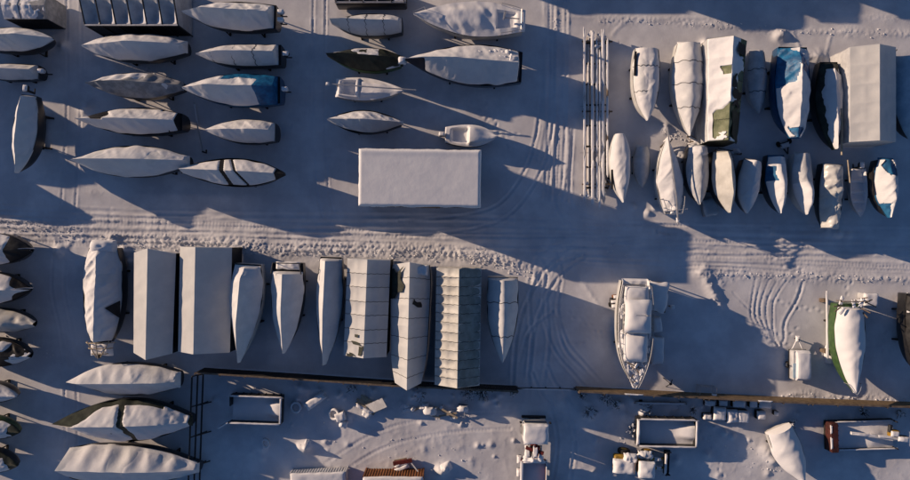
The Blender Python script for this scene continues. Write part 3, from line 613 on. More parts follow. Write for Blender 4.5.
MB().pillow((-.46 * L, 0, 2.5), .9, .8, .35, seed=8, rough=.5).pillow((-.60 * L, 0, 3.2), .5, .3, .2, seed=5, rough=.5).build('snow_cap', SNOW, s3)
boat('grey covered boat with a snow lump on its stern, beside the lowered mast sailboat', (697, 205), (698, 147), 24, 2.1, cover=PALE, rise=((0, .7), (.3, 1.0), (.7, .8), (1, .2)), q=1.7, st=.78, pw=2.2,
     snow=lambda T, V, n: 2.5 * (.14 - T) * 6 + n, snowh=.18)
boat('cream tarped boat with a peaked ridge and a black outboard hanging at its end', (726, 213), (722, 151), 24, 2.3, cover=CREAM, rise=((0, 1.0), (.2, 1.6), (.7, 1.5), (1, .3)), q=1.15, st=.75, pw=2.4, wr=.06)
boat('grey covered boat with a hooked ridge of snow at its stern', (743, 214), (752, 161), 23, 2.0, cover=GREY, rise=((0, .8), (.3, 1.0), (.7, .7), (1, .2)), q=1.8, st=.8, wr=.1,
     snow=lambda T, V, n: 1.2 + 1.5 * n, snowh=.22)
boat('white covered boat with a small blue canvas flap on its side', (776, 214), (776, 155), 22, 2.0, cover=CANVAS, rise=((0, .7), (.35, 1.0), (.5, 1.5), (.75, 1.2), (1, .2)), q=1.5, st=.75, wr=.08,
     snow=lambda T, V, n: 1.6 + n - 3.5 * (V < -.4 + .4 * n) * np.exp(-((T - .33) / .14) ** 2), snowh=.16)
boat('white covered boat with a swollen foredeck beside the crumpled torn tarp', (802, 215), (802, 154), 22, 2.0, cover=PALE, rise=((0, .6), (.4, .8), (.62, 1.6), (.85, 1.2), (1, .2)), q=1.8, st=.72, wr=.05, hull=HWHITE,
     snow=lambda T, V, n: 9 * (T - .42 + .05 * n), snowh=.14)
s9 = boat('square ended boat under a crumpled torn white tarp held by a leaning pole', (829, 228), (833, 164), 24, 2.0, rise=((0, .7), (.4, .9), (.8, 1.0), (1, .9)), q=1.5, st=.85, tip=.72, pw=2.5, wr=.28, wrs=1.3, sheer=.1, cover=HWHITE)
L, hw = DIM[s9.name]
MB().tube([(-.56 * L, hw * .9, 2.6), (-.2 * L, hw * .95, 3.1)], .06).build('tarp_pole', WOODP, s9)
def deck_dinghy(T, V, X, Y, hw):
    z = -.42 + .05 * fbm(X * 2, Y * 2, 5) + .42 * sstep(.80, .92, np.abs(V)) + .42 * sstep(.80, .9, T) + .4 * (1 - sstep(.02, .05, T))
    for c in (.25, .48, .68): z = z + .28 * np.exp(-((T - c) / .035) ** 6) * (1 - sstep(.8, .9, np.abs(V)))
    return np.minimum(z, .05)
s10 = boat('open rowing boat with thwarts showing under the snow', (859, 217), (859, 169), 18, 1.2, hull=HWHITE, cover=SNOW, zfun=deck_dinghy, st=.8, tm=.45, pw=2.4, skirt=.08, wr=.0, sheer=.25, cat='rowing boat', name='rowing_boat', n=90, cname='inside', outboard=1, fall=.03)
boat('blue tarped boat half buried under a smooth lobe of snow, last of the lower row', (884, 218), (886, 160), 23, 2.1, cover=CANVAS, rise=((0, .5), (.3, 1.1), (.7, 1.3), (1, .2)), q=1.6, st=.7, wr=.09,
     snow=lambda T, V, n: 1.7 + n - 3.0 * (T > .80 + .25 * n) * (V < -.1 + .5 * n) - 2.2 * (T < .3 + .3 * n) * (np.abs(V) < .35 + n), snowh=.2)

# ================================================================== middle row
m1 = boat('boat with white cover open at the bow frame and dark side tear', (103, 357), (103, 248), 40, 2.2, hull=HBLACK, cover=WHITE, rise=((0, .6), (.08, 1.0), (.48, 1.25), (.84, 1.15), (1, .4)), q=1.35, st=.72, tm=.35, pw=2.6, c1=.84, wr=.17, inset=.96, deck=DWOOD)
L, hw = DIM[m1.name]
mb = MB()
for t_, k in ((.86, .72), (.91, .60), (.96, .42)):
    x = (t_ - .5) * L; ww = hw * k; z0 = 2.6
    mb.tube([(x, -ww, z0), (x, -ww * .8, z0 + .4), (x, 0, z0 + .8 - (t_ - .86) * 4), (x, ww * .8, z0 + .4), (x, ww, z0)], .05)
mb.tube([(.34 * L, 0, 3.5), (.5 * L, 0, 3.1)], .05).tube([(.34 * L, hw * .55, 3.1), (.49 * L, hw * .1, 3.0)], .05).tube([(.34 * L, -hw * .55, 3.1), (.49 * L, -hw * .1, 3.0)], .05)
mb.build('cover_frame', WOODP, m1)
MB().pillow((.42 * L, 0, 2.35), 1.3, 2.2, .5, seed=3, rough=.3).build('bow_snow', SNOW, m1)
MB().pillow((-.515 * L, .15, 2.2), 1.2, 2.4, .9, seed=4, rough=.2).build('stern_snow', SNOW, m1)
mb = MB().add([(.04 * L, hw * .42, 3.42), (-.02 * L, hw * .93, 2.55), (.14 * L, hw * .93, 2.55)], [(0, 1, 2)])
ob = mb.add([(.04 * L, hw * .43, 3.39), (-.02 * L, hw * .95, 2.52), (.14 * L, hw * .95, 2.52)], [(0, 2, 1)]).build('torn_flap', BLACK, m1)
tent('white peaked tent with a pointed gable end, beside the open bowed boat', (155, 253), (153, 353), 42, 3.1, 4.3, taper=.93, prow=.45, wr=.05, seed=1, off=-.15)
tent('smooth white tent, widest of the row, between the pointed tent and a slim covered boat', (206, 247), (204, 352), 52, 3.2, 4.5, wr=.04, seed=2, q=1.05, off=-.5)
boat('slim white covered boat with a snow roll across its stern beside the widest smooth tent', (242, 361), (248, 264), 34, 3.1, rise=((0, .4), (.1, .6), (.14, 1.2), (.6, 1.4), (1, .3)), q=1.15, off=-.25, st=.78, tm=.32, pw=1.6, wr=.04,
     snow=lambda T, V, n: 5 * (.16 - T) + n * .8, snowh=.2, hull=HWHITE)
m5 = boat('white covered boat with an uncovered black stern and a sharp dark bow', (286, 352), (288, 263), 33, 2.8, hull=HBLACK, rise=((0, 1.1), (.5, 1.3), (.62, 1.1), (1, .3)), q=1.3, off=-.2, st=.92, tm=.3, pw=2.2, c0=.12, wr=.04, ribs=2, sag=.08, deck=BLACK)
L, hw = DIM[m5.name]
MB().tube([(-.5 * L, -hw * .8, 3.5), (-.5 * L, hw * .8, 3.5)], .05).tube([(-.5 * L, -hw * .8, 2.7), (-.5 * L, -hw * .8, 3.5), (-.38 * L, -hw * .9, 3.5)], .05).tube([(-.5 * L, hw * .8, 2.7), (-.5 * L, hw * .8, 3.5), (-.38 * L, hw * .9, 3.5)], .05).build('stern_rail', STEEL, m5)
MB().pillow((-.47 * L, 0, 2.7), .7, 2.4, .3, seed=12, rough=.6).build('stern_snow', SNOW, m5)
boat('narrow boat under a knife edged white cover, beside the ribbed white tent', (327, 363), (331, 257), 27, 2.7, rise=((0, 1.1), (.5, 1.3), (1, .5)), q=1.02, off=-.3, st=.8, tm=.36, pw=2.0, wr=.03, hull=HWHITE)
tent('white tent with faint hoops and a few torn holes near its end', (369, 259), (365, 356), 43, 3.3, 4.5, seams=[k / 7 for k in range(1, 7)], ribs=7, sag=.11, quilt=True, seed=4, wr=.03)
tent('long tapering white tent with a ragged patched slope reaching the fence', (411, 265), (408, 383), 41, 2.9, 4.7, belly=.24, seams=(.12, .28, .44, .60, .76, .9), ribs=6, sag=.14, quilt=True, prow=.35, taper=.84, seed=5, wr=.07)
tent('long quilted cream tent with many tight ribs, reaching the fence', (459, 268), (457, 385), 45, 3.6, 5.0, seams=[k / 13 for k in range(1, 13)], ribs=13, sag=.22, quilt=True, seed=6, wr=.05, cover=CREAM)
boat('white covered boat standing alone at the end of the tent row', (502, 361), (503, 277), 32, 2.8, rise=((0, 1.2), (.6, 1.3), (1, .3)), q=1.5, st=.95, tm=.3, pw=2.2, wr=.03, hull=HWHITE, straps=(.3, .7))

# ================================================================== boats on the left edge and in the lower left
l1 = boat('boat with a white cover whose front hangs open and black, nearest the ploughed bank', (37, 250), (-52, 248), 33, 2.4, cover=BLACK, rise=((0, 1.2), (.7, 1.4), (.8, 1.3), (1, .3)), q=1.3, pw=2.6, tip=.1, wr=.12,
          snow=lambda T, V, n: 30 * (.79 - T - .05 * np.abs(V) + .02 * n))
l2 = boat('boat with a pale cone of cloth over its black front', (36, 289), (-52, 287), 34, 2.4, cover=BLACK, rise=((0, 1.3), (.7, 1.4), (.8, 1.3), (1, .2)), q=1.2, pw=2.2, tip=.05, wr=.10,
          snow=lambda T, V, n: np.maximum(30 * (.76 - T - .04 * np.abs(V)), 2.0 - 30 * np.abs(V + .15) * (T - .70)))
for o_ in (l1, l2):
    L, hw = DIM[o_.name]
    MB().tube([(.30 * L, 0, 4.1), (.46 * L, hw * .1, 3.45), (.54 * L, hw * .1, 3.3)], .05).build('cover_pole', ALU, o_)
boat('boat under a wrinkled cream cover between the black fronted boats and the black tarped one', (40, 323), (-40, 318), 25, 2.2, cover=CREAM, rise=((0, 1.0), (.6, 1.2), (1, .4)), q=1.5, wr=.12, tip=.2)
boat('boat under a shiny black tarp with streaks of snow', (36, 354), (-44, 351), 30, 2.2, cover=BLACK, rise=((0, 1.4), (.6, 1.6), (1, .5)), q=1.3, wr=.1, tip=.15, snow=lambda T, V, n: 4.0 * n - .1 + .8 * (V < -.4), snowh=.1)
boat('stubby snow covered boat with a dark bow, below the black tarped boat', (23, 394), (-50, 390), 22, 2.0, cover=PALE, rise=((0, .9), (.6, 1.0), (1, .3)), q=1.8, inset=.9, wr=.1, pw=2.8, deck=BLACK, snow=lambda T, V, n: 1.4 + 2 * n)
boat('dark green boat with a snowy cabin top at the edge of the yard', (25, 430), (-55, 425), 24, 2.0, hull=HGREEN, cover=DGREEN, rise=((0, .9), (.6, 1.1), (1, .2)), q=1.6, inset=.95, wr=.1, pw=2.8, snow=lambda T, V, n: 3.0 * n + 3 * (.85 - T) + .3)
boat('dark hulled boat with a rounded snow heap, lowest at the edge of the yard', (23, 463), (-55, 458), 25, 2.0, hull=HBLACK, cover=DGREEN, rise=((0, .9), (.6, 1.0), (1, .2)), q=1.7, inset=.95, wr=.12, pw=2.8, snow=lambda T, V, n: 3.0 * n + 3 * (.9 - T) + .3)
boat('white covered boat with crisp folds at its nose, above the dark green tarped boat', (77, 378), (178, 380), 33, 2.3, rise=((0, .7), (.15, 1.4), (.6, 1.8), (.86, 1.7), (1, .9)), q=1.25, st=.5, tm=.46, pw=2.3, wr=.09, tip=.06)
boat('long dark green tarped boat with slabs of snow and a dark band across', (63, 419), (190, 421), 43, 2.4, cover=DGREEN, hull=HBLACK, rise=((0, .4), (.2, 1.2), (.5, 1.8), (.8, 1.8), (1, .9)), q=1.2, st=.25, tm=.48, pw=1.9, wr=.08,
     snow=lambda T, V, n: 1.3 + 1.6 * n - 2.8 * np.exp(-((T - .48 + .06 * V + .05 * n) / (.025 + .02 * n)) ** 2) - 5.0 * sstep(.76, .96, T - .1 * V * 1.6 + .12 * n) * (V < .15) - 3.0 * (V < -.78) * (n > -.35) * (T > .2), snowh=.2)
boat('boat under a pale ribbed cover with a square front, lowest in the yard corner', (70, 462), (198, 468), 40, 2.2, cover=WHITE, rise=((0, .4), (.2, 1.2), (.5, 1.8), (1, 1.9)), q=1.3, st=.25, tm=.55, pw=4.0, tip=.75, ribs=6, sag=.22, wr=.05, sheer=.2, fall=.1)
# right yard
pgreen = boat('green hulled boat with a smooth white snow load', (850, 391), (850, 304), 32, 2.3, hull=HGREEN, cover=SNOW, rise=((0, .6), (.2, 1.0), (.6, 1.0), (1, .35)), q=2.5, st=.78, tm=.35, pw=1.9, wr=.05, inset=.93, skirt=.1, c0=.06, deck=HGREEN, tip=.06)
L, hw = DIM[pgreen.name]
mb = MB(); rnd = random.Random(5)
for k in range(9):
    x = -.5 * L + rnd.uniform(-.5, .8); y = rnd.uniform(-.9, .9) * hw
    mb.bar((x, y, 2.5 + rnd.random() * .3), (x + rnd.uniform(-.5, .5), y + rnd.uniform(-1.2, 1.2), 2.6 + rnd.random() * .9), .09)
mb.tube([(-.54 * L, -hw * .8, 2.2), (-.54 * L, -hw * .8, 3.3), (-.54 * L, hw * .8, 3.3), (-.54 * L, hw * .8, 2.2)], .05)
mb.build('stern_frame', WOOD, pgreen)
mb = MB()
for k in range(5):
    x = -.5 * L + rnd.uniform(-.4, .6); y = rnd.uniform(-.8, .8) * hw; mb.pillow((x, y, 2.75 + .3 * rnd.random()), .8, .35, .16, rz=rnd.uniform(0, 3), seed=k, n=9, rough=.5)
mb.build('stern_snow', SNOW, pgreen)
mb = MB()
for sy in (-1, 1): mb.tube([(.40 * L, sy * hw * .42, 3.1), (.47 * L, sy * hw * .22, 3.35), (.515 * L, 0, 3.45)], .04).tube([(.40 * L, sy * hw * .42, 2.4), (.40 * L, sy * hw * .42, 3.1)], .03)
mb.build('bow_rail', ALU, pgreen)
boat('dark hulled boat cut off by the edge of the yard beside a lying mast', (913, 372), (914, 294), 18, 2.2, hull=HBLACK, cover=BLACK, rise=((0, .8), (.6, 1.1), (1, .3)), wr=.1, snow=lambda T, V, n: 2.5 * n - .2)
boat('white covered boat set askew in the lower yard with a torn stern', (802, 482), (780, 430), 29, 1.6, hull=HWHITE, cover=SNOW, rise=((0, .7), (.3, .8), (.7, .7), (1, .3)), q=2.4, st=.92, tm=.3, pw=2.3, wr=.05, fall=.15, skirt=.5, sheer=.4)
# ================================================================== shelters and the shed
t1 = tent('low grey shelter with a flat panelled roof and black for its shaded open sides', (4, 7), (47, 7), 24, 3.2, 3.7, cover=GREY, wallm=BLACK, seed=11, snow=lambda T, V, n: 1.0 + 2.5 * n - 2 * (np.abs(T - .4) < .015), wr=.05, name='grey_shelter', group=None, cat='shelter')  # black walls stand in for the dark open sides
t2 = tent('black walled shelter with grey roof bays sagging between steel ribs', (85, 3), (178, 3), 44, 3.5, 4.4, cover=PALE, wallm=BLACK, ribs=6, sag=.45, seed=12, snow=lambda T, V, n: 7 * ((T * 6) % 1 - (1.02 - .5 * np.abs(V) * (.6 + n))) + .2, wr=.05, name='ribbed_shelter', group=None, cat='shelter')  # snow wedges by each rib also paint the sunlit roof triangles
L, hw = DIM[t2.name]
for k in range(7):
    x = -.5 * L + L * k / 6
    MB().tube([(x, -hw * 1.01, 3.52), (x, 0, 4.42), (x, hw * 1.01, 3.52)], .07).tube([(x, -hw * 1.01, 3.52), (x, -hw * 1.01, .1)], .07).build('roof_rib', STEEL, t2)
MB().bar((-.5 * L, -hw * 1.01, 3.54), (.5 * L, -hw * 1.01, 3.54), .12).bar((-.5 * L, 0, 4.45), (.5 * L, 0, 4.45), .10).build('eave_beam', PALE, t2)

def shed():
    z = 5.15; x0, y1 = P(358.5, 149, z + .3); x1, y0 = P(481, 207, z + .3)
    cx, cy, lx, ly = (x0 + x1) / 2, (y0 + y1) / 2, x1 - x0, y1 - y0
    r = thing('flat_roofed_shed', 'flat roofed shed under one thick even slab of snow', 'shed', (cx, cy, 0), -.012)
    MB().box((0, 0, z / 2), (lx - .5, ly - .5, z)).build('wall', DWOOD, r)
    mb = MB()
    for k in range(int(lx / .3)): mb.box((-lx / 2 + .4 + k * .3, -ly / 2 + .235, z / 2 - .1), (.04, .04, z - .3)).box((-lx / 2 + .4 + k * .3, ly / 2 - .235, z / 2 - .1), (.04, .04, z - .3))
    mb.build('wall_battens', WOOD, r)
    MB().box((0, 0, z + .07), (lx - .06, ly - .06, .14)).build('roof', DWOOD, r)
    n = 150; mm = 80
    X, Y = np.meshgrid(np.linspace(-lx / 2, lx / 2, n), np.linspace(-ly / 2, ly / 2, mm), indexing='ij')
    ed = np.minimum(lx / 2 - np.abs(X), ly / 2 - np.abs(Y)); k = np.sqrt(np.clip(1 - (1 - np.clip(ed / .3, 0, 1)) ** 2, 0, 1))
    Z = z + .14 + (.36 + .025 * fbm(X * .4, Y * .4, 9) + .006 * fbm(X * 2, Y * 2, 8)) * k + .05 * np.exp(-((Y - ly / 2 + .3) / .3) ** 2)
    X = X + .05 * fbm(Y * 1.5, X * .3, 3) * (1 - k); Y = Y + .10 * fbm(X * 1.2 + 0, Y * .3, 4) * (1 - k)
    grid('roof_snow', X, Y, Z, SNOW, r)
    d = MB().box((lx * .05, -ly / 2 + .21, 1.2), (2.4, .08, 2.4)).build('door', BROWN, r)
    MB().box((lx * .05 + .9, -ly / 2 + .14, 1.1), (.06, .08, .3)).build('handle', STEEL, d)
shed()

def pontoon():
    z = 1.9; x0, y1 = P(335, -12, z); x1, y0 = P(406, 4, z); cx, cy, lx, ly = (x0 + x1) / 2, (y0 + y1) / 2, x1 - x0, y1 - y0
    r = thing('work_pontoon', 'black steel work pontoon with bare deck bays and snow at one corner', 'pontoon', (cx, cy, 0))
    MB().box((0, 0, z / 2 + .1), (lx, ly, z - .2), bev=.12).build('hull', HBLACK, r)
    mb = MB()
    for k in range(6): mb.box((-lx / 2 + .1 + (lx - .2) * k / 5, 0, z + .12), (.09, ly - .1, .18))
    mb.box((0, -ly / 2 + .1, z + .15), (lx, .12, .22)).box((0, ly / 2 - .1, z + .15), (lx, .12, .22)).build('deck_beam', ALU, r)
    MB().pillow((lx * .41, 0, z - .02), 1.2, ly * .8, .2, seed=2).pillow((lx * .12, .1, z - .02), .9, ly * .5, .1, seed=4).build('snow_patch', SNOW, r)
    mb = MB()
    for x in (-.48, -.1, .3, .48): mb.tube([(lx * x, -ly / 2 + .1, z), (lx * x, -ly / 2 + .1, z + 1.1)], .05)
    mb.tube([(-lx * .48, -ly / 2 + .1, z + 1.1), (lx * .48, -ly / 2 + .1, z + 1.1)], .04).build('guard_rail', STEEL, r)
pontoon()

# right field tents
t3 = tent('tent shelter of patched cream sheets with a black torn side and a green lower end', (727, 40), (722, 142), 40, 3.3, 4.7, cover=GREEN, snow=lambda T, V, n: 1.5 + 1.2 * n - 5.5 * sstep(.62, .80, T + .12 * V + .15 * n) * (V > -.72) * (n > -.32) - 3.0 * (V > .55) * (n > .16) - 3.5 * ((T - .32) ** 2 < .0018) * (np.abs(V + .2 + .3 * n) < .2), seams=(.2, .4, .6, .8), ribs=5, sag=.16, seed=21, wr=.12, taper=.74, wallm=PALE, endm=DGREEN)
L, hw = DIM[t3.name]
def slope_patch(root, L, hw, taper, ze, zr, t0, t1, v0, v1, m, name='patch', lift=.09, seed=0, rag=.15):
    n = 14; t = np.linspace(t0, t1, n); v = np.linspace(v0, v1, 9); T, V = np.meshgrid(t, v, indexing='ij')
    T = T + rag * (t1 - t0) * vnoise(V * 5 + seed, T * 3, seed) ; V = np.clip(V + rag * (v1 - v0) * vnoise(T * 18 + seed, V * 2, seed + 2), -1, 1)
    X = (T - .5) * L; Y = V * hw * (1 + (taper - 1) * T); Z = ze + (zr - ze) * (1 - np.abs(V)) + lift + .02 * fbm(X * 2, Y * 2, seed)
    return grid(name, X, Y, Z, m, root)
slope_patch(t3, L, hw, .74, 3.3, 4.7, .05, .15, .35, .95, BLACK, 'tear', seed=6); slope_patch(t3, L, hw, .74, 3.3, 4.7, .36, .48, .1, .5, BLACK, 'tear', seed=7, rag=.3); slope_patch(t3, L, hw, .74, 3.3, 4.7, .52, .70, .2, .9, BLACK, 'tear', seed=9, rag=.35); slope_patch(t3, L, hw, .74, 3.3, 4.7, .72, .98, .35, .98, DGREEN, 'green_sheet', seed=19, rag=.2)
t4 = tent('big smooth white box tent with dark props at its gable, in the upper row', (873, 47), (873, 142), 46, 3.4, 4.4, seed=23, wr=.05, wallm=PALE, ribs=5, sag=.08, quilt=True)
L, hw = DIM[t4.name]
MB().bar((-.5 * L - .25, hw * 1.25, .1), (-.47 * L, hw * 1.05, 3.1), .12).bar((-.42 * L, hw * 1.3, .1), (-.42 * L, hw * 1.02, 2.9), .12).bar((-.52 * L, hw * 1.5, 1.9), (-.44 * L, hw * 1.0, 2.9), .10).build('prop', WOODP, t4)
tents = [o for o in COL.objects if o.name.startswith('tent_shelter')]
torn = [o for o in tents if 'torn holes' in o['label']][0]; L, hw = DIM[torn.name]
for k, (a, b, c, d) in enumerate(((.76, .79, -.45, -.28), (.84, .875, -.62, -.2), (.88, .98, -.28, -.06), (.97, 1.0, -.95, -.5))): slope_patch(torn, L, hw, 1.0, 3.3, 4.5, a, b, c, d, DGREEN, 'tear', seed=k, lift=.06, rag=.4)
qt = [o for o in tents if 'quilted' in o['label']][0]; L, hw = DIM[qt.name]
slope_patch(qt, L, hw, 1.0, 3.6, 5.0, .0, 1.0, .03, .99, GREYGREEN, 'shade_side_sheet', seed=2, lift=-.03, rag=.012)  # grey-green sheet paints in the shade of this slope
rag = [o for o in tents if 'ragged' in o['label']][0]; L, hw = DIM[rag.name]
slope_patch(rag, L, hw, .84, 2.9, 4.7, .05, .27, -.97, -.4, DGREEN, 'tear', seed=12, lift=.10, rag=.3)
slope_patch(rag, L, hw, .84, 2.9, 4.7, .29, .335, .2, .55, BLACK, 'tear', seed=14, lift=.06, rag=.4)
MB().pillow((-.46 * L, hw * .55, 3.5), .9, 1.2, .5, seed=3, rough=.5).build('roof_snow', SNOW, rag)

for o_ in list(COL.objects):
    if o_.get('label', '').startswith(('round sterned', 'white covered motorboat with a dark slot')):
        L, hw = DIM[o_.name]; f_ = o_['label'].startswith('round'); zz = 2.60 if f_ else 2.22
        x0_, x1_ = (-.44 * L, -.12 * L) if f_ else (.02 * L, .30 * L)
        MB().bar((x0_, -hw * .88, zz), (x1_, -hw * .90, zz - .02), .14, .3).build('cover_slit', BLACK, o_)

# ================================================================== masts on the rack
lab = ['long bare mast on the rack, outermost on the road side', 'pale mast on the rack with a short gap beside it', 'thin spar on the rack between two thicker masts', 'shortest spar on the rack, ending halfway down', 'mast on the rack with the highest top end', 'dark weathered mast on the rack, nearest the covered boats']
for k, (xa, xb, ya, yb, r, m) in enumerate(((584.3, 584.6, 29, 201, .11, PALE), (592.2, 592.6, 31, 205, .14, WHITE), (596.5, 597, 40, 199, .10, ALU), (600, 599.5, 52, 208, .09, ALU), (602.8, 602.6, 31, 196, .14, WHITE), (607.5, 607.2, 40, 176, .10, WOOD))):
    z = .95 + .06 * (k % 2); a = P(xa, ya, z); b = P(xb, yb, z)
    c = ((a[0] + b[0]) / 2, (a[1] + b[1]) / 2)
    o = thing('mast', lab[k], 'mast', (c[0], c[1], z), 0, 'masts stored on the rack')
    pts = [(a[0] - c[0] + (b[0] - a[0]) * t, a[1] - c[1] + (b[1] - a[1]) * t, .0) for t in np.linspace(0, 1, 9)]
    MB().tube(pts, r, n=9, r2=r * .85).build('spar', m, o)
    rnd = random.Random(k); mb = MB()
    for (t0, t1) in ((0, .30 + .1 * rnd.random()), (.42, .70), (.74, 1)):
        p = np.array(pts[0]) * (1 - (t0 + t1) / 2) + np.array(pts[-1]) * ((t0 + t1) / 2); Ls = (b[1] - a[1]) * (t1 - t0)
        mb.pillow((p[0], p[1], r * .75), abs(Ls), r * 2.3, .10, rz=PI / 2, seed=k, n=10, rough=.35)
    mb.build('snow_cap', SNOW, o)
    mb = MB()
    for t in (.18, .45, .72): p = np.array(pts[0]) * (1 - t) + np.array(pts[-1]) * t; mb.bar((p[0] - .45, p[1], 0), (p[0] + .45, p[1], 0), .045)
    if k in (0, 4): mb.build('spreader', ALU, o)
x, y = P(595, 116); r = thing('mast_shade_frame', 'long timber frame added to darken the shaded snow under the stored masts', 'rack', (x, y, 0), 0)  # frame added for the dark shaded band around the masts
for sx in (-.75, .85): MB().box((sx, 0, .2), (.18, 15.6, .36)).build('runner', WOOD, r); MB().pillow((sx, 0, .37), 15.4, .22, .1, rz=PI / 2, seed=sx, n=9, rough=.5).build('snow_cap', SNOW, r)
for k in range(8): MB().box((.05, -7.2 + k * 2.05, .42), (2.2, .16, .09)).build('cross_piece', DWOOD, r)
for k, (py, labt) in enumerate(((44, 'wooden trestle under the mast tops, heaped with snow and gear'), (113, 'wooden trestle under the middle of the masts'), (185, 'wooden trestle under the mast feet near the road bend'))):
    x, y = P(595.5, py); r = thing('trestle', labt, 'trestle', (x, y, 0), 0, 'trestles of the mast rack')
    MB().bar((-1.5, 0, .78), (1.5, 0, .78), .14).build('cross_beam', WOOD, r)
    for sx in (-1.2, 1.2): MB().bar((sx, -.4, 0), (sx, -.03, .75), .1).bar((sx, .4, 0), (sx, .03, .75), .1).build('leg', WOOD, r)
    if k != 1:
        mb = MB(); rnd = random.Random(k + 4)
        for j in range(10): mb.pillow((rnd.uniform(-1.2, 1.2), rnd.uniform(-.9, .9) + (-.6 if k == 2 else 0), .62 + .25 * rnd.random()), rnd.uniform(.25, .6), rnd.uniform(.2, .4), rnd.uniform(.15, .35), rz=rnd.random() * 3, seed=j, n=9, rough=.5)
        mb.build('snow_heap', SNOW, r)
x, y = P(199, 128); o = thing('mast', 'thin aluminium mast lying in the snow between two white covered boats', 'mast', (x, y, .2), 0)
MB().tube([(-.4, 2.5, 0), (0, 0, .12), (.45, -2.4, .05)], .07).build('spar', ALU, o); MB().tube([(.45, -2.4, .1), (.9, -2.55, .25), (1.0, -2.3, .5)], .09).build('mast_foot', STEEL, o)
MB().pillow((-.2, 1.3, .08), 2.1, .2, .08, rz=PI / 2 + .15, seed=3).build('snow_cap', SNOW, o)
x, y = P(827, 325, .9); o = thing('mast', 'long white mast laid on blocks beside the green hulled boat', 'mast', (x, y, .9), .015)
MB().tube([(.05, 3.35, 0), (0, 0, .04), (-.05, -3.5, 0)], .11, n=9).build('spar', WHITE, o); MB().pillow((0, 0, .06), 6.6, .22, .1, rz=PI / 2, seed=6).build('snow_cap', SNOW, o)
MB().box((0, 2.4, -.5), (.5, .35, .82)).box((0, -2.6, -.5), (.5, .35, .82)).build('block', WOOD, o)
x, y = P(907.5, 312, 1.0); o = thing('mast', 'short pale mast propped beside the boat cut off by the yard edge', 'mast', (x, y, 1.0), 0)
MB().tube([(0, 1.9, 0), (0, -1.9, 0)], .09).build('spar', WHITE, o); MB().box((0, 1.2, -.55), (.4, .3, .9)).box((0, -1.2, -.55), (.4, .3, .9)).build('block', RUST, o)

